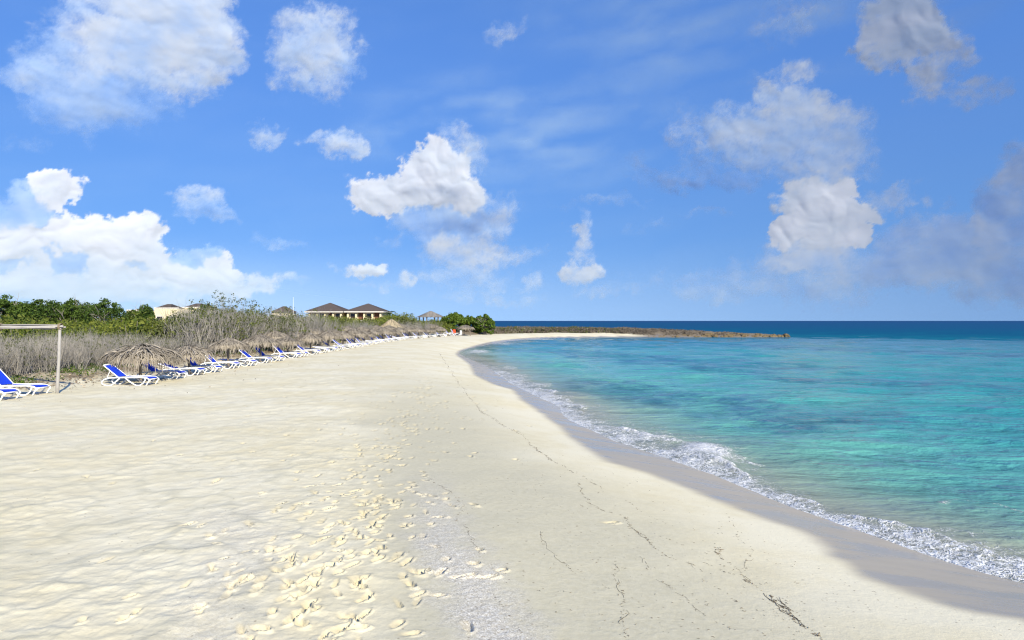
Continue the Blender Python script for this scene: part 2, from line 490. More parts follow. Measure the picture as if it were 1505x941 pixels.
def bump(t, b, h, strength=0.5, dist=0.02):
    nd = t.new('ShaderNodeBump')
    t.put(nd.inputs['Height'], h); nd.inputs['Strength'].default_value = strength; nd.inputs['Distance'].default_value = dist
    t.l.new(nd.outputs[0], b.inputs['Normal'])

def simple(name, c, rough=0.7, var=0.15, scale=6, spec=0.3, bumps=0.0, tint=True):
    """one colour with uneven patches and, for loose pieces, a tone of its own per piece"""
    m, t, b = mat(name)
    n = t.noise(obj_pos(t), scale, 4, .6)
    k = t.math('MULTIPLY_ADD', n, 2 * var, 1 - var)
    if tint:
        k = t.math('MULTIPLY', k, t.math('ADD', t.attr('tone'), 1.0))
    t.put(b.inputs['Base Color'], t.vmath('SCALE', (c[0], c[1], c[2]), k))
    b.inputs['Roughness'].default_value = rough
    b.inputs['Specular IOR Level'].default_value = spec
    if bumps:
        bump(t, b, n, bumps, .02)
    return m

def leaf_mat(name, c0, c1, rough=.6, trans=.3):
    m, t, b = mat(name)
    k = t.math('ADD', t.math('MULTIPLY', t.attr('tone'), 1.0), 0.5)
    oi = t.new('ShaderNodeObjectInfo')
    k2 = t.math('ADD', k, t.math('MULTIPLY_ADD', oi.outputs['Random'], .4, -.2), clamp=True)
    col = t.mix(k2, (*c0, 1), (*c1, 1))
    t.put(b.inputs['Base Color'], col)
    b.inputs['Roughness'].default_value = rough
    b.inputs['Specular IOR Level'].default_value = .25
    tr = t.new('ShaderNodeBsdfTranslucent'); t.put(tr.inputs[0], col)
    mx = t.new('ShaderNodeMixShader'); mx.inputs[0].default_value = trans
    t.l.new(b.outputs[0], mx.inputs[1]); t.l.new(tr.outputs[0], mx.inputs[2])
    t.l.new(mx.outputs[0], t.n['Material Output'].inputs[0])
    return m

def sand_mat():
    m, t, b = mat('sand')
    p = obj_pos(t)
    wet = t.attr('wet'); loose = t.attr('loose'); soil = t.attr('soil'); grit = t.attr('grit'); damp = t.attr('damp')
    n1 = t.noise(p, 0.35, 5, .6); n2 = t.noise(p, 3.0, 5, .6); n3 = t.noise(p, 60.0, 3, .7); n4 = t.noise(p, 14.0, 4, .65)
    dry = t.mix(t.smooth(n2, .35, .65), (.635, .560, .375, 1), (.675, .605, .420, 1))
    pale = t.mix(t.smooth(n1, .38, .62), dry, (.700, .640, .475, 1))
    crust = t.mix(t.smooth(n4, .3, .7), (.495, .450, .315, 1), (.540, .495, .358, 1))
    c = t.mix(damp, pale, crust)
    c = t.mix(t.math('MULTIPLY', loose, t.math('MULTIPLY_ADD', n4, .8, .25), clamp=True), c, (.475, .410, .262, 1))
    # shell grit: pale and dark grains
    g1 = t.voronoi(p, 95.0, 'F1', '3D', 0, 'Color')
    gs = t.new('ShaderNodeSeparateColor'); t.l.new(g1, gs.inputs[0])
    gg = t.ramp(gs.outputs[0], [(0, (.22, .19, .17)), (.22, (.42, .38, .34)), (.6, (.58, .54, .48)), (1, (.82, .80, .77))])
    c = t.mix(t.math('MULTIPLY', grit, .60), c, gg)
    # sparse dark specks everywhere
    sp = t.voronoi(p, 9.0, 'F1', '3D', 0)
    spk = t.math('MULTIPLY', t.smooth(sp, .13, .06), t.smooth(t.noise(p, .7, 3, .6), .40, .60))
    c = t.mix(t.math('MULTIPLY', spk, t.math('SUBTRACT', .7, wet, clamp=True)), c, (.20, .15, .10, 1))
    c = t.vmath('SCALE', c, t.math('MULTIPLY_ADD', n3, .16, .975))
    sw = t.noise(t.mapping(p, rot=(0, 0, R(35)), scale=(.55, 2.2, 1)), 1.0, 5, .6)
    wetc = t.mix(t.smooth(sw, .3, .7), (.375, .318, .232, 1), (.430, .375, .285, 1))
    c = t.mix(wet, c, wetc)
    soilc = t.mix(t.smooth(n4, .35, .65), (.10, .075, .05, 1), (.30, .245, .17, 1))
    c = t.mix(soil, c, soilc)
    t.put(b.inputs['Base Color'], c)
    t.put(b.inputs['Roughness'], t.fmix(wet, .95, t.fmix(t.smooth(sw, .40, .60), .15, .48)))
    t.put(b.inputs['Specular IOR Level'], t.fmix(wet, .10, .27))
    h = t.math('ADD', t.math('MULTIPLY', n3, .25), t.math('MULTIPLY', n4, .9))
    h = t.math('ADD', h, t.math('MULTIPLY', t.math('MULTIPLY', gs.outputs[1], grit), .9))
    nd = t.new('ShaderNodeBump')
    t.put(nd.inputs['Height'], h)
    t.put(nd.inputs['Strength'], t.fmix(wet, .55, .05)); nd.inputs['Distance'].default_value = .012
    t.l.new(nd.outputs[0], b.inputs['Normal'])
    return m

def water_mat():
    m, t, b = mat('sea_water')
    p = t.new('ShaderNodeNewGeometry').outputs['Position']
    deep = t.attr('deep'); reef = t.attr('reef'); foam = t.attr('foam'); clear = t.attr('clear')
    n = t.noise(t.mapping(p, scale=(.13, .20, 1)), 1.0, 5, .6)
    n = t.math('ADD', n, t.math('MULTIPLY_ADD', t.noise(t.mapping(p, scale=(.006, .020, 1)), 1.0, 5, .65), 1.0, -.5))
    k = t.math('ADD', deep, t.math('MULTIPLY_ADD', n, .16, -.08))
    col = t.ramp(k, [(0.0, (.44, .44, .34)), (.10, (.29, .43, .34)), (.22, (.130, .375, .310)), (.42, (.030, .255, .262)), (.62, (.012, .165, .225)), (.80, (.010, .095, .190)), (1.0, (.022, .072, .190))])
    rn = t.noise(t.mapping(p, scale=(.8, 1.1, 1)), 1.0, 6, .7)
    rf = t.math('MULTIPLY', reef, t.smooth(rn, .28, .62))
    col = t.mix(t.math('MULTIPLY', rf, .72), col, (.012, .085, .155, 1))
    # lacy foam
    wv = t.noise(p, 5.0, 3, .6, color=True)
    pw = t.vmath('ADD', t.mapping(p, scale=(1, 1, .3)), t.vmath('SCALE', t.vmath('SUBTRACT', wv, (.5, .5, .5)), .30))
    e1 = t.voronoi(pw, 7.5, 'DISTANCE_TO_EDGE'); e2 = t.voronoi(pw, 21.0, 'DISTANCE_TO_EDGE')
    lace = t.math('MAXIMUM', t.smooth(e1, .17, .01), t.math('MULTIPLY', t.smooth(e2, .22, .02), .8))
    patch = t.noise(pw, 2.2, 5, .65)
    fk = t.math('ADD', t.math('MULTIPLY', foam, 1.2), t.math('MULTIPLY_ADD', patch, 2.0, -1.02))
    fk = t.math('ADD', fk, t.math('MULTIPLY_ADD', lace, .75, -.80))
    fa = t.math('MULTIPLY', t.smooth(fk, -.02, .58), t.smooth(foam, .02, .15))
    milky = t.math('MULTIPLY', t.smooth(foam, .15, .9), .65)
    col = t.mix(milky, col, (.42, .47, .45, 1))
    col2 = t.mix(fa, col, (.72, .72, .71, 1))
    t.put(b.inputs['Base Color'], col2)
    t.put(b.inputs['Roughness'], t.fmix(fa, .07, .75))
    b.inputs['IOR'].default_value = 1.33
    t.put(b.inputs['Specular IOR Level'], t.fmix(fa, t.fmix(t.smooth(deep, .42, .72), .34, 0.0), .2))
    # ripples: short ones near, longer ones far
    r1 = t.noise(t.mapping(p, rot=(0, 0, R(12)), scale=(2.0, 3.0, 1)), 1.0, 5, .62)
    r2 = t.noise(t.mapping(p, rot=(0, 0, R(-18)), scale=(.30, .58, 1)), 1.0, 5, .60)
    r3 = t.noise(t.mapping(p, scale=(.02, .07, 1)), 1.0, 6, .65)
    h = t.math('ADD', t.math('MULTIPLY', r1, .15), t.math('ADD', t.math('MULTIPLY', r2, .30), t.math('MULTIPLY', r3, 1.3)))
    h = t.math('ADD', t.math('MULTIPLY', h, t.math('MULTIPLY_ADD', clear, -.7, 1.0)), t.math('MULTIPLY', t.math('MULTIPLY', fa, t.math('ADD', lace, patch)), .022))
    nd = t.new('ShaderNodeBump'); t.put(nd.inputs['Height'], h); nd.inputs['Strength'].default_value = .85; nd.inputs['Distance'].default_value = 1.0
    t.l.new(nd.outputs[0], b.inputs['Normal'])
    tp = t.new('ShaderNodeBsdfTransparent'); tp.inputs[0].default_value = (.93, .97, .96, 1)
    mx = t.new('ShaderNodeMixShader')
    see = t.math('MULTIPLY', clear, t.math('SUBTRACT', 1.0, fa))
    t.put(mx.inputs[0], see)
    t.l.new(b.outputs[0], mx.inputs[1]); t.l.new(tp.outputs[0], mx.inputs[2])
    t.l.new(mx.outputs[0], t.n['Material Output'].inputs[0])
    return m

# ------------------------------------------------------------------ beach terrain: one sheet under land, beach and sea bed
def walk_line(px, n, spread, r):
    """footprints along a walked line given in photograph pixels"""
    P = np.array([unproject(u, v) for u, v in px])
    out = []
    for k in range(n):
        t = r.random() ** 1.0 * (len(P) - 1); i = min(int(t), len(P) - 2)
        p = P[i] + (P[i + 1] - P[i]) * (t - i)
        d = P[i + 1] - P[i]
        out.append((p[0] + r.normal() * spread, p[1] + r.normal() * spread * 1.3, math.atan2(d[1], d[0]) + r.normal() * .45))
    return out

def build_beach():
    ang = np.concatenate([np.arange(-100, -42, .6), np.arange(-42, 40, .11), np.arange(40, 100.1, .6)])
    rad = np.concatenate([np.exp(np.arange(math.log(2.2), math.log(4.9), .012)), np.exp(np.arange(math.log(4.9), math.log(11), .0024)), np.exp(np.arange(math.log(11), math.log(15), .0040)), np.exp(np.arange(math.log(15), math.log(50), .006)), np.exp(np.arange(math.log(50), math.log(640), .011))])
    AA, RR = np.meshgrid(np.radians(ang), rad)
    X = RR * np.sin(AA); Y = RR * np.cos(AA)
    s, tt = shore_sd(X, Y)
    q = veg_sd(X, Y)
    Z = base_height(X, Y, s, q)
    wetw = np.interp(tt, WET_T, WET_S) 
    wet = sstep(s - wetw - .07 * fbm(X * 1.3, Y * 1.3, 5, 4), 0.32, -.16) 
    wet = wet * (1 - .75 * sstep(-s, .3, 2.2))
    dry = sstep(s, wetw, wetw + 2.5)
    # unevenness: dunes, soft old prints on the left, fresh prints in the walked strip
    land = sstep(s, 5.0, 9.0) * sstep(q, 0.5, -1.5)
    Z += land * .022 * fbm(X * 2.2, Y * 2.2, 13, 3) * sstep(RR, 9, 22)
    scal = sstep(X / np.maximum(Y, 1), -.10, -.30) * sstep(q, .5, -1.5)
    wa = X + .12 * pnoise(X * 2.3, Y * 2.3, 3) ; wb = Y + .12 * pnoise(X * 2.1 + 7, Y * 2.1, 4)
    w = worley(wa * 2.1, wb * 2.3, 21)
    w2 = worley(wa * 4.6, wb * 4.9, 22)
    w3 = fbm(X * 7.0, Y * 7.0, 23, 3, .6)
    fade = sstep(RR, 26, 9)
    crest = np.clip(w, 0, 1) ** 2.2
    Z += scal * (.031 * crest + .014 * np.clip(w2, 0, 1) ** 1.7 + .008 * w3) * (.45 + .55 * fade) * (.55 + .6 * sstep(fbm(X * .35, Y * .35, 24, 3), -.4, .4))
    loose = scal * sstep(w, .55, .15) * .35
    tramp = sstep(q, .3, -2) * sstep(s, wetw + 4, wetw + 8)
    Z += tramp * (1 - scal) * .012 * np.clip(worley(X * 4.2, Y * 4.2, 27), 0, 1) * sstep(RR, 12, 20)
    damp = sstep(X / np.maximum(Y, 1) + .05 * fbm(X * .5, Y * .5, 31, 3), -.28, -.14) * sstep(q, -1, -4) * sstep(Y, 40, 14)
    damp = np.maximum(damp, .70 * scal * sstep(w, .40, .75) * sstep(Y, 22, 8))
    # the smooth strip between walked sand and wet edge is a little creamier near the water
    damp *= 1 - .95 * sstep(s, wetw + 3.2, wetw + .6)
    r = np.random.default_rng(3)
    prints = []
    prints += walk_line([(330, 960), (420, 850), (480, 770), (520, 700), (560, 650), (600, 600), (622, 570)], 150, .50, r)
    prints += walk_line([(440, 960), (500, 880), (540, 820), (560, 770), (570, 720), (590, 660), (615, 600), (632, 560)], 150, .34, r)
    prints += walk_line([(250, 960), (370, 820), (430, 740), (500, 670), (570, 610)], 85, .75, r)
    prints += walk_line([(560, 960), (590, 870), (600, 800), (590, 740), (610, 660)], 36, .45, r)
    prints += walk_line([(600, 640), (630, 570), (650, 530), (668, 506)], 150, 1.2, r)
    prints += walk_line([(470, 660), (560, 580), (610, 530), (640, 508)], 150, 2.2, r)
    for u, v, a in [(690, 845, .1), (715, 848, .2), (640, 875, .0), (618, 840, .1), (600, 932, .2), (640, 760, 0), (672, 848, .3), (735, 838, .3), (520, 925, .2), (895, 768, .2)]:
        x, y = unproject(u, v); prints.append((x, y, a))
    lr = np.log(rad)
    for (px, py, pa) in prints:
        L = r.uniform(.065, .130); W = r.uniform(.030, .056); dep = r.uniform(.018, .058)
        rr = math.hypot(px, py)
        if rr < 4.2:
            continue
        if rr > 22: L *= 1.3; W *= 1.6
        a0 = math.degrees(math.atan2(px, py)); da = math.degrees(.42 / rr)
        c0, c1 = np.searchsorted(ang, [a0 - da, a0 + da]); r0, r1 = np.searchsorted(rad, [rr - .42, rr + .42])
        if c1 - c0 < 2 or r1 - r0 < 2:
            continue
        xx = X[r0:r1, c0:c1] - px; yy = Y[r0:r1, c0:c1] - py
        c, sn = math.cos(pa), math.sin(pa)
        lx = (xx * c + yy * sn) / L; ly = (-xx * sn + yy * c) / W
        waist = 1 - .22 * np.exp(-((lx + .1) / .35) ** 2)
        d = np.sqrt(lx ** 2 + (ly / waist) ** 2) + .26 * fbm((X[r0:r1, c0:c1]) * 9, (Y[r0:r1, c0:c1]) * 9, 77, 2)
        pit = sstep(d, 1.02, .78)
        rim = np.exp(-((d - 1.26) / .20) ** 2)
        right = np.clip((xx * .92 - yy * .30) / (.5 * (L + W)), -1, 1)      # the foot pushed the sand up on one side
        pit = sstep(d, 1.10 - .06 * right, .50 + .46 * sstep(right, -.2, .5)) * (.10 + .90 * sstep(right, -1.1, .6))
        Z[r0:r1, c0:c1] += -dep * pit + dep * .45 * rim * sstep(right, -.3, .8)
        loose[r0:r1, c0:c1] = np.maximum(loose[r0:r1, c0:c1], sstep(d, 1.75, .5) * .85)
    # strip of shell grit
    gp = np.array([unproject(u, v) for u, v in [(760, 980), (725, 920), (690, 860), (655, 800), (640, 740), (625, 690), (600, 640)]])
    gd, gt, _ = seg_dist(X, Y, gp)
    gd = gd.reshape(X.shape)
    grit = sstep(gd + .30 * fbm(X * 2.5, Y * 2.5, 33, 3), .62, .0) * sstep(Y, 13, 6.0)
    lp = np.array([unproject(u, v) for u, v in [(300, 960), (330, 880), (370, 800), (330, 760)]])
    gd2, _, _ = seg_dist(X, Y, lp)
    grit = np.maximum(grit, .35 * sstep(gd2.reshape(X.shape) + .4 * fbm(X * 2.2, Y * 2.2, 35, 3), .7, 0))
    Z += grit * .006 * fbm(X * 14, Y * 14, 36, 2)
    near = sstep(Y, 118, 100)
    soil = sstep(q + .9 * fbm(X * .7, Y * .7, 41, 4), -.1, 1.6) * near * (1 - .45 * sstep(fbm(X * .5, Y * .5, 44, 3), -.1, .4) * sstep(q, 6, 2))
    soil = np.maximum(soil, (1 - near) * sstep(q, -.3, .6))
    Z += soil * .05 * fbm(X * 1.3, Y * 1.3, 43, 4)
    # rocky shelf towards the tip of the point
    rock = sstep(X, 22, 30) * sstep(Y, 120, 128) * sstep(s, -2.5, .2)
    Z += rock * (.16 + .20 * fbm(X * .55, Y * .55, 52, 4) + .18 * worley(X * .6, Y * .6, 53)) * sstep(s, -.5, .8)
    ob = grid_mesh('beach', np.stack([X, Y, Z], -1).reshape(-1, 3), len(rad), len(ang), None,
                   {'wet': wet, 'loose': loose, 'damp': np.clip(damp, 0, 1), 'soil': np.clip(soil + rock, 0, 1), 'grit': np.clip(grit, 0, 1)})
    ob.data.materials.append(sand_mat())
    ob['kind'] = 'structure'
    ob['label'] = 'pale cream sand beach curving round the bay, trodden on the left and wet at the water'

def build_sea():
    ang = np.concatenate([np.arange(-60, -20, 1.0), np.arange(-20, 41, .12), np.arange(41, 110, .8)])
    rad = np.concatenate([np.exp(np.arange(math.log(5), math.log(40), .0048)), np.exp(np.arange(math.log(40), math.log(170), .010)), np.exp(np.arange(math.log(170), math.log(45000), .06))])
    AA, RR = np.meshgrid(np.radians(ang), rad)
    X = RR * np.sin(AA); Y = RR * np.cos(AA)
    s, tt = shore_sd(X, Y)
    r = np.random.default_rng(11)
    step = RR * .011
    H = np.zeros_like(X)
    for k in range(46):
        lam = .35 * (22 ** (k / 45.0)) * r.uniform(.9, 1.1)
        th = math.radians(-96 + r.normal() * 26)
        kx, ky = math.cos(th) * 2 * np.pi / lam, math.sin(th) * 2 * np.pi / lam
        ph = kx * X + ky * Y + r.uniform(0, 6.28) + .8 * pnoise(X / (lam * 5), Y / (lam * 5), k)
        amp = .0092 * lam ** .80
        grp = .55 + .75 * pnoise(X / (lam * 3.5) + k, Y / (lam * 3.5), 100 + k)
        sn = np.sin(ph)
        H += amp * grp * (sn + .35 * (sn * sn - .5)) * sstep(lam / np.maximum(step, .02), 2.0, 5.0)
    off = -s
    H *= .15 + .85 * sstep(off, .3, 5)
    fw = np.interp(tt, FOAM_T, FOAM_S)
    fw = fw * (1 + .30 * fbm(X * .8, Y * .8, 61, 4))
    nearby = sstep(Y, 62, 34)
    o = off / np.maximum(fw, .1)
    foam = np.interp(o, [-.2, 0, .45, .8, 1.15, 1.7, 2.6], [.95, .95, .80, .62, .36, .20, 0]) * nearby * sstep(off, -.4, 0)
    foam *= .80 + .50 * fbm(X * .55, Y * .55, 62, 4)
    back = np.exp(-((o - .95) / .22) ** 2) * nearby * sstep(fbm(X * .45, Y * .45, 66, 3), -.15, .35)
    foam = np.maximum(foam, .92 * back)
    # the lip where the wash meets the sand
    lip = np.exp(-((off - .06) / .08) ** 2) * nearby
    foam = np.maximum(foam, lip * .85)
    # farther washes on the turning of the bay, and thin lines off shore
    def patch(u, v, ru, rv, k):
        x0, y0 = unproject(u, v, ZW)
        ru_m = ru / F * y0; rv_m = rv * y0 * y0 / (F * (CAM_H - ZW))
        d = ((X - x0) / ru_m) ** 2 + ((Y - y0) / rv_m) ** 2
        return k * np.clip(1 - d, 0, 1) ** .5
    for a in [(703, 517, 22, 4, .55), (760, 556, 24, 8, .6), (748, 541, 14, 5, .5), (738, 505, 30, 2.2, .5), (790, 499, 50, 1.2, .55), (720, 548, 30, 5, .35), (780, 566, 34, 4, .5)]:
        foam = np.maximum(foam, patch(*a) * (.8 + .5 * fbm(X * .4, Y * .15, 64, 3)))
    def streak(px, wd, k, nz=.25):
        P = np.array([unproject(u, v, ZW) for u, v in px])
        d, _, _ = seg_dist(X, Y, P); d = d.reshape(X.shape)
        return k * sstep(d + nz * fbm(X * 1.8, Y * 1.8, 65, 3), wd, 0)
    crest = streak([(1386, 742), (1402, 733), (1425, 736), (1450, 740), (1480, 750), (1520, 762)], .13, .34, .06)
    crest = np.maximum(crest, streak([(1040, 660), (1075, 672), (1110, 684)], .28, .5))
    crest = np.maximum(crest, streak([(1130, 495), (1157, 496)], .5, .5))
    foam = np.maximum(foam, crest)
    H += .055 * foam * (1 + .9 * fbm(X * 3.2, Y * 3.2, 67, 3)) * sstep(off, -.1, .35) + .05 * back
    # a small breaking hump in the wash
    hx, hy = unproject(1036, 668, ZW)
    hump = np.exp(-(((X - hx) / .55) ** 2 + ((Y - hy) / 1.1) ** 2))
    H += .17 * hump; foam = np.maximum(foam, 1.0 * np.exp(-(((X - hx) / .7) ** 2 + ((Y - hy) / 1.3) ** 2)))
    hx, hy = unproject(842, 582, ZW)
    H += .16 * np.exp(-(((X - hx) / 1.1) ** 2 + ((Y - hy) / 1.4) ** 2))
    # reef and weed patches on the bed
    reef = np.zeros_like(X)
    for px, wd, k in [([(880, 566), (960, 580), (1060, 592), (1180, 610)], 4.2, 1.0), ([(985, 598), (1080, 606), (1190, 622)], 1.3, .6), ([(800, 516), (880, 522), (1000, 532), (1130, 540)], 7.0, 1.0),
                      ([(1150, 556), (1280, 562), (1460, 569)], 2.0, .95), ([(1110, 508), (1230, 514), (1360, 517), (1510, 524)], 6.0, 1.0), ([(830, 507), (900, 509), (960, 512)], 5, .5),
                      ([(1060, 540), (1150, 552)], 3, .45), ([(1000, 518), (1060, 522)], 4, .4), ([(1250, 530), (1400, 540)], 2.5, .3), ([(1130, 620), (1260, 640), (1330, 650)], .9, .35)]:
        P = np.array([unproject(u, v, ZW) for u, v in px])
        d, _, _ = seg_dist(X, Y, P); d = d.reshape(X.shape)
        reef = np.maximum(reef, k * sstep(d + wd * .8 * fbm(X * .35, Y * .22, 71, 4), wd, wd * .25))
    deep = np.interp(off, [0, 1.2, 2.6, 5, 9, 16, 40, 80], [0, .05, .14, .24, .33, .40, .46, .50]) 
    dist = np.hypot(X, Y)
    deep = np.maximum(deep, np.interp(dist, [60, 95, 140, 200, 400, 1500], [.44, .58, .72, .80, .88, .95]) * sstep(dist, 55, 90))
    deep = deep + .05 * fbm(X * .12, Y * .2, 73, 3)
    clear = np.interp(off, [-1, 0, .8, 2.5, 4.5, 7], [.8, .62, .46, .24, .08, 0]) * sstep(Y, 140, 60)
    Z = ZW + H + .028 * sstep(off, .45, -.05) * 0
    keep = (s[:-1, :-1] < .9) | (s[1:, 1:] < .9) | (s[1:, :-1] < .9) | (s[:-1, 1:] < .9)
    ob = grid_mesh('sea', np.stack([X, Y, Z], -1).reshape(-1, 3), len(rad), len(ang), keep,
                   {'deep': np.clip(deep, 0, 1), 'reef': reef, 'foam': np.clip(foam, 0, 1.2), 'clear': clear})
    ob.data.materials.append(water_mat())
    ob['kind'] = 'structure'
    ob['label'] = 'turquoise sea with dark reef patches, white wash at the sand and deep blue out to the horizon'

build_beach()
build_sea()

# ------------------------------------------------------------------ object helpers
class MB:
    """collects pieces into ONE mesh; every piece carries a tone (-.3..+.3) of its own"""
    def __init__(self):
        self.v = []; self.f = []; self.t = []
    def add(self, vs, fs, tone=0.0):
        b = len(self.v)
        self.v.extend([tuple(p) for p in vs])
        self.f.extend([tuple(b + i for i in f) for f in fs])
        self.t.extend([tone] * len(vs))
    def tube(self, pts, rad, n=6, tone=0.0, cap=True):
        pts = [Vector(p) for p in pts]
        if not isinstance(rad, (list, tuple)): rad = [rad] * len(pts)
        vs = []; fs = []
        up = None
        for i, p in enumerate(pts):
            d = (pts[min(i + 1, len(pts) - 1)] - pts[max(i - 1, 0)])
            if d.length < 1e-9: d = Vector((0, 0, 1))
            d.normalize()
            if up is None:
                up = Vector((0, 0, 1)) if abs(d.z) < .9 else Vector((1, 0, 0))
            a = d.cross(up); a.normalize(); b = a.cross(d); b.normalize(); up = b
            for k in range(n):
                w = 2 * math.pi * k / n
                vs.append(p + (a * math.cos(w) + b * math.sin(w)) * rad[i])
        for i in range(len(pts) - 1):
            for k in range(n):
                fs.append((i * n + k, i * n + (k + 1) % n, (i + 1) * n + (k + 1) % n, (i + 1) * n + k))
        if cap:
            fs.append(tuple(range(n - 1, -1, -1))); fs.append(tuple((len(pts) - 1) * n + k for k in range(n)))
        self.add(vs, fs, tone)
    def box(self, c, sz, tone=0.0, rz=0.0, bev=0.0):
        hx, hy, hz = sz[0] / 2, sz[1] / 2, sz[2] / 2
        cz, sn = math.cos(rz), math.sin(rz)
        def P(x, y, z): return (c[0] + x * cz - y * sn, c[1] + x * sn + y * cz, c[2] + z)
        b = min(bev, hx * .9, hy * .9, hz * .9)
        if b <= 0:
            vs = [P(x, y, z) for z in (-hz, hz) for (x, y) in ((-hx, -hy), (hx, -hy), (hx, hy), (-hx, hy))]
            fs = [(3, 2, 1, 0), (4, 5, 6, 7), (0, 1, 5, 4), (1, 2, 6, 5), (2, 3, 7, 6), (3, 0, 4, 7)]
        else:
            vs = []
            for z, k in ((-hz, b), (-hz + b, 0), (hz - b, 0), (hz, b)):
                vs += [P(x, y, z) for (x, y) in ((-hx + k, -hy + k), (hx - k, -hy + k), (hx - k, hy - k), (-hx + k, hy - k))]
            fs = [(3, 2, 1, 0), (12, 13, 14, 15)]
            for l in range(3):
                for k in range(4):
                    a = l * 4
                    fs.append((a + k, a + (k + 1) % 4, a + 4 + (k + 1) % 4, a + 4 + k))
        self.add(vs, fs, tone)
    def strip(self, pts, width, side, tone=0.0, taper=0.0):
        """flat ribbon along pts; side = across direction"""
        side = Vector(side).normalized()
        vs = []
        n = len(pts)
        for i, p in enumerate(pts):
            w = width * (1 - taper * i / (n - 1)) / 2
            p = Vector(p)
            vs += [p - side * w, p + side * w]
        self.add(vs, [(2 * i, 2 * i + 1, 2 * i + 3, 2 * i + 2) for i in range(n - 1)], tone)
    def mesh(self, name, m, smooth=False):
        me = bpy.data.meshes.new(name)
        me.from_pydata(self.v, [], self.f)
        a = me.attributes.new('tone', 'FLOAT', 'POINT')
        a.data.foreach_set('value', np.array(self.t, np.float32))
        if smooth:
            me.polygons.foreach_set('use_smooth', np.ones(len(me.polygons), bool))
        me.materials.append(m)
        return me
    def build(self, name, m, parent=None, smooth=False):
        ob = bpy.data.objects.new(name, self.mesh(name, m, smooth))
        COL.objects.link(ob)
        if parent is not None: ob.parent = parent
        return ob

def tag(o, label, cat=None, group=None, kind=None):
    o['label'] = label
    if cat: o['category'] = cat
    if group: o['group'] = group
    if kind: o['kind'] = kind
    return o

def empty(name, loc=(0, 0, 0), rz=0.0):
    o = bpy.data.objects.new(name, None)
    o.empty_display_size = .3
    COL.objects.link(o)
    o.location = loc; o.rotation_euler = (0, 0, rz)
    return o

def copy_tree(o, parent=None):
    kids = list(o.children)
    c = o.copy(); COL.objects.link(c)
    if parent is not None: c.parent = parent
    for k in kids: copy_tree(k, c)
    return c

def place(o, x, y, z=None, rz=0.0, sc=1.0):
    o.location = (x, y, ground(x, y) if z is None else z)
    o.rotation_euler = (0, 0, rz)
    o.scale = (sc, sc, sc) if not isinstance(sc, (tuple, list)) else sc
    return o

rnd = random.Random(21)
g = rnd.gauss

# ------------------------------------------------------------------ materials of the objects
M_GREY = simple('grey_twigs', (.262, .243, .218), .85, .18, 2, .15)
M_BARK = simple('bark', (.26, .235, .205), .9, .2, 5, .15)
M_THATCH = simple('dry_thatch', (.262, .226, .178), .9, .16, 8, .12)
M_THATCH_TOP = simple('weathered_thatch', (.235, .210, .180), .9, .16, 8, .12)
M_THATCH_GOLD = simple('golden_thatch', (.42, .345, .225), .9, .14, 8, .12)
M_WOOD = simple('bleached_wood', (.34, .32, .295), .85, .2, 9, .15, .4)
M_POLE = simple('pole_wood', (.22, .185, .15), .85, .2, 9, .15, .3)
M_WHITE = simple('white_plastic', (.80, .80, .79), .38, .05, 3, .45)
M_BLUE = simple('blue_mesh_fabric', (.010, .045, .52), .7, .10, 20, .25)
M_WALL = simple('cream_render', (.70, .61, .40), .9, .07, .6, .2)
M_TRIM = simple('white_trim', (.72, .68, .62), .8, .05, 2, .2)
M_ROOF = simple('dark_roof_tiles', (.105, .085, .078), .85, .2, 5, .2)
M_DARK = simple('dark_glass', (.030, .028, .03), .25, .2, 2, .5)
M_BROWN = simple('brown_door_wood', (.16, .075, .045), .7, .15, 3, .3)
M_RED = simple('orange_red_cloth', (.62, .085, .03), .9, .1, 5, .2)
M_LITTER = simple('leaf_litter', (.25, .195, .135), .9, .2, 10, .12)
M_WEED = simple('dry_seaweed', (.115, .082, .050), .8, .25, 20, .25)
M_ROCK = simple('shore_rock', (.150, .112, .062), .95, .35, 2.2, .15, .8)
M_SCRUB = simple('coastal_scrub', (.125, .105, .085), .9, .25, 1.2, .12)
L_DARK = leaf_mat('dark_leaves', (.024, .055, .010), (.120, .185, .026))
L_YEL = leaf_mat('yellow_green_leaves', (.060, .095, .012), (.235, .255, .040))
L_BRIGHT = leaf_mat('bright_leaves', (.035, .080, .010), (.150, .215, .025))
L_DULL = leaf_mat('dull_leaves', (.055, .075, .016), (.165, .180, .050))
L_PALM = leaf_mat('palm_leaves', (.020, .045, .012), (.075, .115, .030))

# ------------------------------------------------------------------ plants
def grow(mb, p, d, length, rad, depth, r, n=3, up=.25, spread=.42, tone=0.0):
    """a twig that bends and forks"""
    p = Vector(p); d = Vector(d).normalized()
    pts = [p.copy()]; rs = [rad]
    segs = 3 if depth > 0 else 2
    for i in range(segs):
        d = (d + Vector((r.gauss(0, .16), r.gauss(0, .16), up * .35 + r.gauss(0, .10)))).normalized()
        p = p + d * (length / segs)
        pts.append(p.copy()); rs.append(rad * (1 - .45 * (i + 1) / segs))
    if depth == 0: rs[-1] = rad * .35
    mb.tube(pts, rs, 3 if rad < .03 else 5, tone + r.uniform(-.28, .28), cap=False)
    ends = [p.copy()]
    if depth > 0:
        for k in range(n):
            q = pts[r.choice([1, 2, 3]) if k else 3]
            dd = (d + Vector((r.gauss(0, spread), r.gauss(0, spread), up + r.gauss(0, spread * .5)))).normalized()
            ends += grow(mb, q, dd, length * r.uniform(.55, .85), rad * .62, depth - 1, r, n, up, spread, tone)
    return ends

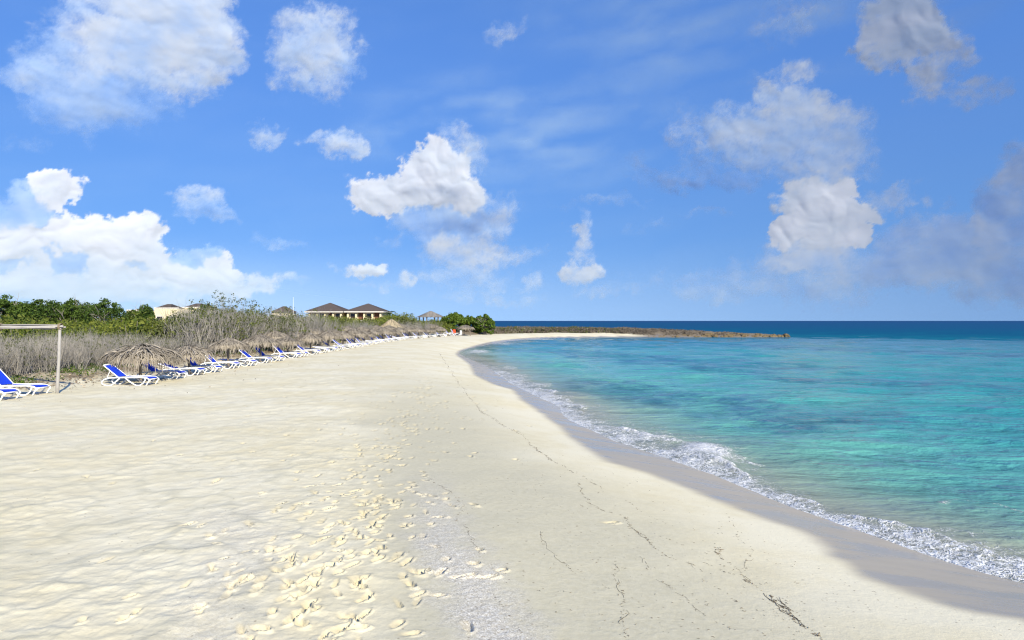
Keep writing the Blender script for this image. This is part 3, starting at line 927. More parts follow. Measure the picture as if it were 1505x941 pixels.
def leaf_clump(mb, c, rad, n, size, r, flat=.8, outward=None):
    """leaf-sized faces on the outside of a clump"""
    for k in range(n):
        v = Vector((r.gauss(0, 1), r.gauss(0, 1), r.gauss(0, 1)))
        if v.length < 1e-3: continue
        v.normalize()
        p = Vector(c) + Vector((v.x, v.y, v.z * flat)) * rad * r.uniform(.55, 1.0)
        nrm = (v + Vector((r.gauss(0, .55), r.gauss(0, .55), r.gauss(.25, .55)))).normalized()
        a = nrm.cross(Vector((r.gauss(0, 1), r.gauss(0, 1), r.gauss(0, 1))))
        if a.length < 1e-3: continue
        a.normalize(); b = nrm.cross(a)
        s1 = size * r.uniform(.6, 1.25); s2 = s1 * r.uniform(.45, .75)
        mb.add([p - a * s1 * .5, p - b * s2 * .5 + nrm * s1 * .08, p + a * s1 * .5, p + b * s2 * .5 + nrm * s1 * .08], [(0, 1, 2, 3)], r.uniform(-.5, .5))

def proto_dry_shrub(seed, h=1.5, w=1.0, n=34, leafy=0):
    """grey leafless shrub, all in one tangle of stems"""
    r = random.Random(seed)
    root = empty('dry_shrub')
    mb = MB()
    tips = []
    for k in range(n):
        a = r.uniform(0, 6.283); rr = w * .55 * math.sqrt(r.random())
        lean = r.uniform(.05, .62)
        d = Vector((math.cos(a) * lean, math.sin(a) * lean, 1))
        L = h * r.uniform(.34, .60)
        tips += grow(mb, (math.cos(a) * rr, math.sin(a) * rr, -.08), d, L, r.uniform(.010, .016), 2, r, 3, .34, .36)
    mb.build('stems', M_GREY, root)
    if leafy:
        lb = MB()
        for p in r.sample(tips, min(leafy, len(tips))):
            leaf_clump(lb, p, .10, 9, .085, r)
        lb.build('leaves', L_DULL, root)
    return root

def proto_leafy_shrub(seed, h, w, n_clump, m, size=.10, per=60):
    r = random.Random(seed)
    root = empty('leafy_shrub')
    st = MB(); lb = MB()
    for k in range(n_clump):
        a = r.uniform(0, 6.283); rr = w * .5 * math.sqrt(r.random())
        hh = h * (1 - .45 * (rr / (w * .5)) ** 2) * r.uniform(.62, 1.02)
        c = Vector((math.cos(a) * rr, math.sin(a) * rr, hh - .12))
        for j in range(3):
            leaf_clump(lb, c - Vector((r.gauss(0, .10), r.gauss(0, .10), j * hh * .28)), r.uniform(.16, .30) * (h / 1.2) ** .5, per // 3, size, r, 1.15)
        if k % 2 == 0:
            st.tube([(c.x * .4, c.y * .4, -.05), (c.x * .75, c.y * .75, c.z * .5), c], [.018, .012, .006], 3, r.uniform(-.2, .2), cap=False)
    st.build('stems', M_BARK, root)
    lb.build('foliage', m, root)
    return root

def build_tree(x, y, h, w, seed, label, leaf, bare=.35, group='broadleaf trees behind the dunes', leaf_size=.17, crown_low=.42, dens=1.0):
    r = random.Random(seed)
    root = empty('broadleaf_tree', (x, y, ground(x, y)), r.uniform(0, 6))
    tag(root, label, 'tree', group)
    tb = MB()
    nst = r.randint(2, 4)
    tips = []
    for k in range(nst):
        a = 6.283 * k / nst + r.uniform(-.4, .4)
        tips += grow(tb, (math.cos(a) * .12, math.sin(a) * .12, -.1), (math.cos(a) * .55, math.sin(a) * .55, 1), h * .42, .075, 3, r, 3, .20, .55)
    tb.build('trunk', M_BARK, root)
    cb = MB()
    ncl = int(58 * w * dens)
    for k in range(ncl):
        a = r.uniform(0, 6.283); rr = w * .5 * math.sqrt(r.uniform(0, 1))
        top = h * (1 - .33 * (rr / (w * .5)) ** 2) * (1 + .07 * math.sin(a * 3 + seed))
        u = r.random()
        z = top - .22 - (top - h * crown_low) * (u ** 2.2) * .85
        if u > .55 and r.random() < bare: continue
        leaf_clump(cb, (math.cos(a) * rr, math.sin(a) * rr, z), r.uniform(.22, .42), int(34), leaf_size, r, .75)
    cb.build('crown', leaf, root)
    return root

def scatter(protos, spots, labels, group, cat):
    """first use of each prototype is the prototype itself, later ones are copies"""
    used = set()
    for i, (k, x, y, rz, sc) in enumerate(spots):
        p = protos[k]
        if k in used:
            o = copy_tree(p)
        else:
            o = p; used.add(k)
        place(o, x, y, None, rz, sc)
        tag(o, labels(i, x, y) if callable(labels) else labels, cat, group)

def plan_px(u, Y):
    return (u - 752.5) / F * Y, Y

# ------------------------------------------------------------------ planting
def planting():
    r = random.Random(5)
    dry = [proto_dry_shrub(101, 1.75, 1.3, 36), proto_dry_shrub(102, 1.55, 1.5, 36), proto_dry_shrub(103, 1.9, 1.1, 32), proto_dry_shrub(104, 1.6, 1.4, 34, 70), proto_dry_shrub(105, 1.7, 1.5, 30, 130)]
    spots = []; far = []
    def try_spots(n, ulo, uhi, ylo, yhi, qlo, qhi, smin, smax, mind, out, ks):
        got = 0; tries = 0
        while got < n and tries < n * 60:
            tries += 1
            Y = ylo + (yhi - ylo) * r.random() ** 1.2
            u = r.uniform(ulo, uhi)
            X = (u - 752.5) / F * Y
            q = veg_q(X, Y)
            if q < qlo or q > qhi: continue
            if any((X - a) ** 2 + (Y - b) ** 2 < mind ** 2 for _, a, b, _, _ in out): continue
            sc = r.uniform(smin, smax)
            out.append((r.choice(ks), X, Y, r.uniform(0, 6.28), (sc * r.uniform(.9, 1.2), sc * r.uniform(.9, 1.2), sc)))
            got += 1
    front = []
    try_spots(150, -330, 330, 21, 40, 2.0, 9.5, .60, .82, .66, front, [0, 1, 2, 3, 0, 1, 2, 3, 4])
    mound = []
    try_spots(96, 280, 500, 42, 68, 1.8, 12, 1.20, 1.72, 1.05, mound, [0, 1, 2, 3, 4, 4])
    back = []
    try_spots(48, 470, 665, 66, 112, 1.8, 9, .9, 1.15, 1.3, back, [0, 1, 2, 3, 4])
    n1, n2 = len(front), len(front) + len(mound)
    def lab(i, x, y):
        if i < n1: return 'knee to chest high leafless grey shrub in the thicket behind the first parasols'
        if i < n2: return 'tall leafless grey shrub on the high thicket in the middle of the dune'
        return 'low grey shrub behind the far end of the parasol row'
    def grp(i):
        return 'grey shrubs behind the first parasols' if i < n1 else ('tall grey shrubs of the high thicket' if i < n2 else 'grey shrubs behind the far parasols')
    used = set()
    for i, (k, x, y, rz, sc) in enumerate(front + mound + back):
        o = copy_tree(dry[k]) if k in used else dry[k]
        used.add(k)
        place(o, x, y, None, rz, sc); tag(o, lab(i, x, y), 'shrub', grp(i))
    # yellow green shrubs
    leafy = [proto_leafy_shrub(201, 1.35, 1.9, 26, L_YEL, .12), proto_leafy_shrub(202, 1.2, 2.2, 28, L_YEL, .12), proto_leafy_shrub(203, 1.5, 1.7, 24, L_YEL, .12), proto_leafy_shrub(204, 1.3, 2.0, 26, L_DULL, .12)]
    a = []
    try_spots(120, -330, 335, 37, 62, 8, 34, 1.25, 1.75, 1.35, a, [0, 1, 2, 0, 1, 2, 3])
    b = []
    try_spots(38, 180, 480, 42, 72, 2.5, 14, 1.35, 2.0, 1.6, b, [0, 1, 2, 3])
    c = []
    try_spots(44, 455, 665, 78, 128, 5, 22, 1.4, 1.95, 1.7, c, [0, 1, 2, 3])
    try_spots(18, 566, 606, 108, 150, 5, 40, 2.0, 2.5, 1.6, c, [0, 1, 2, 3])
    try_spots(16, 606, 656, 112, 134, 3, 16, 1.3, 1.7, 1.6, c, [0, 1, 2, 3])
    try_spots(20, 452, 566, 138, 160, 5, 80, 1.9, 2.45, 1.6, c, [0, 1, 2, 3])
    d = []
    try_spots(20, 160, 470, 75, 120, 14, 60, 1.3, 1.8, 2.5, d, [0, 1, 2])
    used = set()
    for j, (lst, l, gname) in enumerate([(a, 'yellow green leafy shrub between the grey thicket and the dark trees', 'yellow green shrubs before the trees'), (b, 'yellow green shrub growing among the tall grey shrubs', 'green shrubs in the high thicket'),
                              (c, 'green leafy shrub in front of the hip roofed houses and the pavilion', 'green shrubs before the far houses'), (d, 'green shrub in front of the low cream buildings', 'green shrubs before the low buildings')]):
        for (k, x, y, rz, sc) in lst:
            o = copy_tree(leafy[k]) if k in used else leafy[k]
            used.add(k)
            place(o, x, y, None, rz, sc); tag(o, l, 'shrub', gname)
    # trees at the far left
    for (u, Y, vt, wpx, seed, bare, lb) in [
        (8, 66, 436, 62, 1, .6, 'dark green tree cut by the left edge, grey bare limbs below its crown'),
        (66, 68, 440, 54, 2, .3, 'broad dark green tree, second from the left, with dense foliage low down'),
        (108, 69, 441, 46, 3, .3, 'rounded dark green tree third from the left, between two trees with bare limbs'),
        (154, 68, 441, 50, 4, .85, 'dark green tree with pale bare grey limbs, last of the big ones'),
        (191, 74, 456, 26, 5, .3, 'small dark bush-like tree in the gap left of the cream buildings'),
        (213, 74, 449, 28, 6, .4, 'small dark tree standing before the first cream wall'),
        (40, 78, 445, 44, 7, .3, 'dark tree seen through the gap behind the two leftmost trees'),
        (26, 73, 443, 40, 9, .3, 'lower dark green tree between the leftmost tree and the broad second one'),
        (88, 74, 445, 40, 10, .3, 'lower dark green tree filling the gap between the second and third trees'),
        (132, 75, 445, 40, 11, .3, 'lower dark green tree just left of the tree with pale bare limbs'),
        (-50, 70, 440, 60, 12, .4, 'dark green tree just beyond the left edge'),
        (300, 80, 449, 26, 8, .4, 'small green tree at the right end of the low cream buildings')]:
        X, Y = plan_px(u, Y)
        h = CAM_H + (471.5 - vt) / F * Y - ground(X, Y)
        build_tree(X, Y, h, wpx / F * Y, seed, lb, L_DARK, bare, leaf_size=.20, crown_low=.35)
    # sparse tall sprigs on top of the thicket
    for (u, Y, vt, seed, lb) in [(325, 52, 435, 31, 'tall thin sprig with sparse leaves, highest on the grey thicket'), (352, 54, 442, 32, 'sparse leafy sprig right of the highest one on the grey thicket'), (372, 55, 447, 33, 'lowest and last leafy sprig on the ridge of the grey thicket')]:
        X, Y = plan_px(u, Y)
        z0 = ground(X, Y); h = CAM_H + (471.5 - vt) / F * Y - z0
        rr = random.Random(seed)
        root = empty('sparse_bush', (X, Y, z0))
        tag(root, lb, 'bush', 'leafy sprigs on the thicket ridge')
        st = MB(); tips = []
        for k in range(9):
            aa = rr.uniform(0, 6.28); l = rr.uniform(.02, .25)
            tips += grow(st, (0, 0, -.1), (math.cos(aa) * l, math.sin(aa) * l, 1), h * .46, .018, 2, rr, 3, .4, .3)
        st.build('stems', M_GREY, root)
        lb_ = MB()
        for p in tips: leaf_clump(lb_, p, .13, 9, .11, rr)
        lb_.build('leaves', L_DULL, root)
    # bright bushes at the end of the row
    for (u, Y, vt, wpx, seed, lb) in [(667, 121, 460, 36, 41, 'bright green bush beside the pavilion, leftmost of three past the parasol row'), (690, 124, 464, 30, 42, 'middle one of three bright green bushes behind the open thatched hut'), (712, 122, 463, 30, 43, 'rightmost of three bright green bushes, standing on the sand before the point')]:
        X, Y = plan_px(u, Y)
        h = CAM_H + (471.5 - vt) / F * Y - ground(X, Y)
        build_tree(X, Y, h, wpx / F * Y, seed, lb, L_BRIGHT, .05, 'bright bushes by the open hut', .30, .02, .85).name = 'sea_grape_bush'
    # palm
    X, Y = plan_px(572, 150)
    z0 = ground(X, Y)
    root = tag(empty('palm_tree', (X, Y, z0)), 'small dark palm tree right of the twin hip roofed houses', 'palm')
    tr = MB(); hh = 4.0 - z0
    tr.tube([(0, 0, -.1), (.08, 0, hh * .5), (.05, .05, hh)], [.17, .13, .11], 8); tr.build('trunk', M_BARK, root)
    fb = MB(); rr = random.Random(9)
    for k in range(19):
        aa = 6.283 * k / 19 + rr.uniform(-.15, .15); e0 = rr.uniform(-.25, 1.15); L = rr.uniform(1.5, 2.0)
        pts = []; p = Vector((.05, .05, hh)); e = e0
        for j in range(7):
            pts.append(p.copy()); p = p + Vector((math.cos(aa) * math.cos(e), math.sin(aa) * math.cos(e), math.sin(e))) * L / 6; e -= .28
        fb.tube(pts, .02, 3, 0, False)
        for j in range(1, 7):
            for sgn in (-1, 1):
                for t2 in (0, .5):
                    q0 = pts[j - 1].lerp(pts[j], t2)
                    dd = (pts[j] - pts[j - 1]).normalized()
                    sd = Vector((-math.sin(aa), math.cos(aa), 0)) * sgn
                    tip = q0 + sd * .42 * (1 - j / 11) + dd * .25 - Vector((0, 0, .20))
                    fb.add([q0, q0 + dd * .09, tip], [(0, 1, 2)], rr.uniform(-.4, .4))
    fb.build('fronds', L_PALM, root)
    # ground cover, litter and point scrub: nobody could count these
    gb = MB()
    for k in range(520):
        Y = 19 + 48 * r.random() ** 1.5
        q = r.uniform(.9, 3.0)
        X = -17.2 - q + (20 - Y) * .3 * (Y < 20)
        qq = veg_q(X, Y)
        if qq < .7 or pnoise(np.array([X * .5]), np.array([Y * .35]), 7)[0] < -.12: continue
        leaf_clump(gb, (X, Y, ground(X, Y) + .08), r.uniform(.10, .26), 26, .075, r, .7)
    tag(gb.build('ground_cover', L_BRIGHT), 'low green creeping plants along the foot of the grey thicket', kind='stuff')
    lt = MB()
    pts = []
    for k in range(4200):
        Y = 17 + 45 * r.random() ** 1.8
        q = r.gauss(.7, .75)
        pts.append((q, Y, 0))
    for k in range(260):
        pts.append((-abs(r.gauss(0, 2.6)), r.uniform(14, 40), 1))
    E = np.array([(-17.6, 24.5)])
    yy = np.array([p[1] for p in pts]); vx = np.interp(yy, [v[1] for v in VEG[1:10]], [v[0] for v in VEG[1:10]])
    xx = vx - np.array([p[0] for p in pts])
    zz = ground(xx, yy)
    for X, Y, Z, p in zip(xx, yy, zz, pts):
        s = r.uniform(.03, .10) * (.55 if p[2] else 1)
        a = r.uniform(0, 6.28); ti = r.gauss(0, .5)
        d = Vector((math.cos(a), math.sin(a), ti * .4)); e = Vector((-math.sin(a), math.cos(a), r.gauss(0, .3)))
        c = Vector((X, Y, Z + .025 + .02 * r.random()))
        lt.add([c - d * s, c - e * s * .4 + Vector((0, 0, .02)), c + d * s, c + e * s * .4 + Vector((0, 0, .015))], [(0, 1, 2, 3)], r.choice([r.uniform(-.6, -.2), r.uniform(-.2, .5), r.uniform(.4, 1.1)]))
    tag(lt.build('leaf_litter', M_LITTER), 'brown dead leaves and husks along the edge of the dune', kind='stuff')
    for nm, n, m, lab_, seed in [('coastal_scrub', 5200, M_SCRUB, 'dark grey brown low scrub covering the rocky point', 1), ('olive_scrub', 900, L_DULL, 'patch of olive green scrub on the near end of the point', 2)]:
        r2 = random.Random(seed); sb = MB()
        X = np.array([r2.uniform(-9, 50) if seed == 1 else r2.uniform(-3, 22) for _ in range(n)])
        edge = np.interp(X, [-9, -3, 2.5, 10, 20, 26.5, 33, 40, 46, 52], [120, 128, 135.5, 138.3, 138, 134, 132.6, 133.2, 132.2, 133])
        depth = np.interp(X, [-9, 20, 40, 52], [26, 18, 8, 2.5])
        Yp = edge + .3 + np.array([r2.random() ** 1.3 for _ in range(n)]) * depth
        Zp = ground(X, Yp)
        for x, y, z in zip(X, Yp, Zp):
            hh = np.interp(x, [-9, 5, 25, 40, 48, 53], [.75, .70, .60, .40, .20, .08]) * r2.uniform(.5, 1.2) * (.75 + .55 * float(pnoise(np.array([x * .22]), np.array([y * .3]), 9)[0]) + .35 * float(pnoise(np.array([x * .8]), np.array([y * .8]), 10)[0]))
            if z < ZW + .1: continue
            tone = r2.uniform(-.3, .3)
            for k in range(7):
                a = r2.uniform(0, 6.28); w = r2.uniform(.05, .12)
                bx, by = x + r2.gauss(0, .3), y + r2.gauss(0, .3)
                tx, ty = bx + r2.gauss(0, .22), by + r2.gauss(0, .22)
                sb.add([(bx - math.cos(a) * w, by - math.sin(a) * w, z - .05), (bx + math.cos(a) * w, by + math.sin(a) * w, z - .05), (tx + .03, ty, z + hh * r2.uniform(.6, 1.1)), (tx - .03, ty, z + hh * r2.uniform(.6, 1.1))], [(0, 1, 2, 3)], tone + r2.uniform(-.35, .35))
        tag(sb.build(nm, m), lab_, kind='stuff')

planting()

# ------------------------------------------------------------------ rocks at the tip of the point
def rocks():
    r = random.Random(12)
    protos = []
    import bmesh
    for k in range(4):
        bm = bmesh.new()
        bmesh.ops.create_icosphere(bm, subdivisions=3, radius=.5)
        me = bpy.data.meshes.new('rock'); 
        co = np.array([v.co[:] for v in bm.verts])
        n = 1 + .55 * fbm(co[:, 0] * 2.2 + k * 5, co[:, 1] * 2.2 + co[:, 2] * 1.7, 300 + k, 4) + .25 * worley(co[:, 0] * 3 + co[:, 2], co[:, 1] * 3 + k, 310)
        for v, f_ in zip(bm.verts, n):
            v.co = Vector((v.co.x * f_, v.co.y * f_, max(-.22, v.co.z * f_ * .85)))
        bm.to_mesh(me); bm.free()
        me.materials.append(M_ROCK)
        protos.append(me)
    for k in range(52):
        x = 26.5 + 27.3 * (k + r.random()) / 52
        y0 = np.interp(x, [25.7, 33, 39, 46, 50, 53.8], [132.5, 131.3, 132.2, 131.0, 132.0, 133])
        y = y0 + r.uniform(-.1, 1.0) + (r.random() < .3) * r.uniform(.5, 2.0)
        o = bpy.data.objects.new('rock', protos[k % 4]); COL.objects.link(o)
        sc = r.uniform(.5, 1.15) * (1.05 if x > 37 else .7)
        o.location = (x, y, max(ZW, ground(x, y)) + .05); o.rotation_euler = (r.gauss(0, .15), r.gauss(0, .15), r.uniform(0, 6.28))
        o.scale = (sc * r.uniform(.9, 1.6), sc, sc * r.uniform(.65, 1.0))
        tag(o, 'golden brown rock at the outer tip of the point' if x > 42 else 'small dark brown rock along the waterline of the point', 'rock', 'rocks at the tip of the point' if x > 42 else 'rocks along the point')

rocks()

# ------------------------------------------------------------------ houses
def hip_roof(mb, x0, x1, y0, y1, ze, zp, over=.6, th=.18, ridge=.0):
    x0 -= over; x1 += over; y0 -= over; y1 += over
    cx, cy = (x0 + x1) / 2, (y0 + y1) / 2
    vs = [(x0, y0, ze), (x1, y0, ze), (x1, y1, ze), (x0, y1, ze), (cx - ridge, cy, zp), (cx + ridge, cy, zp)]
    mb.add(vs, [(0, 1, 5, 4), (1, 2, 5), (2, 3, 4, 5), (3, 0, 4), (3, 2, 1, 0)])
    # tile courses standing proud
    n = 14
    for k in range(1, n):
        f0 = k / n
        a = [Vector(vs[0]).lerp(Vector(vs[4]), f0), Vector(vs[1]).lerp(Vector(vs[5]), f0), Vector(vs[2]).lerp(Vector(vs[5]), f0), Vector(vs[3]).lerp(Vector(vs[4]), f0)]
        for i in range(4):
            p, q = a[i] + Vector((0, 0, .02)), a[(i + 1) % 4] + Vector((0, 0, .02))
            mb.tube([p, q], .028, 4, .12 if k % 2 else -.1, False)

def window(root, x, y, z, w, h, nx=0):
    """window set in the wall facing the sea (-y)"""
    fb = MB()
    fw = .08
    fb.box((x, y - .03, z + h / 2 - fw / 2), (w, .10, fw)); fb.box((x, y - .03, z - h / 2 + fw / 2), (w, .10, fw))
    fb.box((x - w / 2 + fw / 2, y - .03, z), (fw, .10, h - 2 * fw)); fb.box((x + w / 2 - fw / 2, y - .03, z), (fw, .10, h - 2 * fw))
    f = fb.build('window', M_TRIM, root)
    p = MB(); p.box((x, y - .02, z), (w - 2 * fw, .04, h - 2 * fw)); p.build('pane', M_DARK, f)

def houses():
    # twin hip roofed houses
    for (u0, u1, vp, lb, kind) in [(449, 506, 445, 'cream house with dark hip roof, left one of the joined pair, arched balcony front', 0), (506, 564, 446, 'cream house with dark hip roof, right one of the joined pair next to the palm', 1)]:
        Y = 168.0
        x0 = (u0 - 752.5) / F * Y + .6; x1 = (u1 - 752.5) / F * Y - .6
        y0, y1 = Y, Y + 10
        zb = .6; ze = CAM_H + (471.5 - 458.5) / F * Y; zp = CAM_H + (471.5 - vp) / F * (Y + 5)
        cx = (x0 + x1) / 2
        root = tag(empty('house', (cx, Y + 5, zb)), lb, 'house', 'twin houses behind the beach')
        def loc(mb):
            mb.v = [(a - cx, b - Y - 5, c - zb) for a, b, c in mb.v]; return mb
        w = MB(); w.box((cx, (y0 + y1) / 2 + .6, (zb - .3 + ze) / 2), (x1 - x0 - .04, y1 - y0 - 1.2, ze - zb + .3 - .02)); loc(w).build('wall', M_WALL, root)
        rf = MB(); hip_roof(rf, x0, x1, y0, y1, ze + .12, zp, .75 if kind == 0 else .72); loc(rf).build('roof', M_ROOF, root)
        tr = MB(); tr.box((cx, (y0 + y1) / 2, ze + .0), (x1 - x0 + 1.36, y1 - y0 + 1.4, .24)); loc(tr).build('fascia', M_TRIM, root)
        # veranda posts and beam in front
        n = 5
        for k in range(n):
            px = x0 + .25 + (x1 - x0 - .5) * k / (n - 1)
            pm = MB(); pm.box((px, y0 + .25, (zb + ze) / 2 - .13), (.42, .42, ze - zb - .24), 0, 0, .03); loc(pm).build('column', M_WALL, root)
        bal = MB()
        zf = zb + (ze - zb) * .46
        bal.box((cx, y0 + .62, zf), (x1 - x0 - .2, 1.15, .16)); bl = loc(bal).build('balcony', M_TRIM, root)
        rl = MB()
        rl.box((cx, y0 + .09, zf + .95), (x1 - x0 - .3, .06, .06))
        k = x0 + .3
        while k < x1 - .3:
            rl.box((k, y0 + .09, zf + .5), (.035, .035, .84)); k += .22
        loc(rl).build('railing', M_BROWN, bl)
        for lvl in (0, 1):
            z = (zf + 1.05) if lvl else (zb + 1.1)
            for k in range(n - 1):
                px = x0 + .25 + (x1 - x0 - .5) * (k + .5) / (n - 1)
                if k % 2 == kind:
                    d = MB(); d.box((px, y0 + 1.17, z + .02), (1.3, .07, 2.0)); loc(d).build('door', M_BROWN, root)
                else:
                    fb = MB(); fw = .08; ww, hh = 1.15, 1.25; yy = y0 + 1.18; zz = z + .15
                    fb.box((px, yy, zz + hh / 2), (ww, .1, fw)); fb.box((px, yy, zz - hh / 2), (ww, .1, fw)); fb.box((px - ww / 2, yy, zz), (fw, .1, hh - fw)); fb.box((px + ww / 2, yy, zz), (fw, .1, hh - fw))
                    f = loc(fb).build('window', M_TRIM, root)
                    p = MB(); p.box((px, yy + .01, zz), (ww - fw, .04, hh - fw)); loc(p).build('pane', M_DARK, f)
    # low cream buildings on the left
    for (u0, u1, Y, vw, vp, lb, rx) in [(227, 262, 118, 453.5, 447, 'low cream building whose dark hip roof shows above a pale wall, behind green shrubs', .25),
                                       (255, 296, 124, 452.5, 446, 'low cream building at the right, its dark roof half hidden by green shrubs', .62), (186, 206, 122, 456.5, 453.5, 'small cream building showing one pale wall between two small dark trees', .5)]:
        x0 = (u0 - 752.5) / F * Y; x1 = (u1 - 752.5) / F * Y
        zb = .8; zt = CAM_H + (471.5 - vw) / F * Y; zp = CAM_H + (471.5 - vp) / F * (Y + 3)
        cx = (x0 + x1) / 2
        root = tag(empty('bungalow', (cx, Y + 3, zb)), lb, 'building', 'low cream buildings behind the trees')
        w = MB(); w.box((0, 0, (zt - zb) / 2 - .2), (x1 - x0, 6, zt - zb + .4)); w.build('wall', M_WALL, root)
        pr = MB(); pr.box((0, -2.94, zt - zb + .07), (x1 - x0 + .16, .3, .16)); pr.build('parapet', M_TRIM, root)
        rf = MB(); hw = (x1 - x0) * .36; ox = (rx - .5) * (x1 - x0)
        hip_roof(rf, ox - hw, ox + hw, -2.4, 2.8, zt - zb + .01, zp - zb, .05, ridge=hw * .25); rf.build('roof', M_ROOF, root)
        for k in (-.28, .22):
            window(root, k * (x1 - x0), -3.0, (zt - zb) * .5, 1.1, 1.2)
    # one more roof behind the thicket
    X, Y = plan_px(412, 175)
    root = tag(empty('house', (X, Y + 3, .6)), 'house of which only the small dark roof top shows behind the grey thicket', 'house')
    zt = CAM_H + (471.5 - 459) / F * Y - .6
    w = MB(); w.box((0, 0, zt / 2 - .1), (4.6, 5, zt + .2 - .03)); w.build('wall', M_WALL, root)
    rf = MB(); hip_roof(rf, -2.3, 2.3, -2.5, 2.5, zt, zt + 1.6, .4, ridge=.3); rf.build('roof', M_ROOF, root)
    window(root, 0, -2.5, zt * .6, 1.2, 1.2)
    # mast
    X, Y = plan_px(431, 172)
    root = tag(empty('mast', (X, Y, .5)), 'thin white mast rising behind the grey thicket, left of the twin houses', 'mast')
    m = MB(); zt = CAM_H + (471.5 - 437) / F * Y - .5
    m.tube([(0, 0, 0), (0, 0, zt)], [.06, .03], 8); m.build('pole', M_WHITE, root)
    # pavilion
    X, Y = plan_px(633, 138)
    zb = ground(X, Y)
    root = tag(empty('pavilion', (X, Y, zb)), 'open pavilion with a dark pointed roof on posts, left of the bright bushes', 'pavilion')
    ze = CAM_H + (471.5 - 466.3) / F * Y - zb; zp = CAM_H + (471.5 - 457) / F * Y - zb
    rf = MB(); n = 8; rad = 3.0
    ring = [(math.cos(6.283 * (k + .5) / n) * rad, math.sin(6.283 * (k + .5) / n) * rad, ze) for k in range(n)]
    rf.add(ring + [(0, 0, zp), (0, 0, ze + .02)], [(k, (k + 1) % n, n) for k in range(n)] + [((k + 1) % n, k, n + 1) for k in range(n)])
    rr = random.Random(3)
    for k in range(420):
        a = rr.uniform(0, 6.283); t0 = rr.uniform(.05, .85); t1 = min(1.08, t0 + .3)
        def P(t): return Vector((math.cos(a) * rad * .96 * t, math.sin(a) * rad * .96 * t, zp + (ze - zp) * t + .04))
        rf.strip([P(t0), P(t1)], .14, (-math.sin(a), math.cos(a), 0), rr.uniform(-.3, .3))
    rf.build('roof', M_THATCH_TOP, root)
    for k in range(6):
        a = 6.283 * k / 6 + .3
        p = MB(); p.tube([(math.cos(a) * 2.3, math.sin(a) * 2.3, -.1), (math.cos(a) * 2.3, math.sin(a) * 2.3, ze + .05)], .12, 8); p.build('post', M_POLE, root)
    p = MB()
    for k in range(6):
        a = 6.283 * k / 6 + .3; b = a + 6.283 / 6
        if k != 4: p.tube([(math.cos(a) * 2.3, math.sin(a) * 2.3, .95), (math.cos(b) * 2.3, math.sin(b) * 2.3, .95)], .045, 6)
    p.build('railing', M_BROWN, root)

houses()

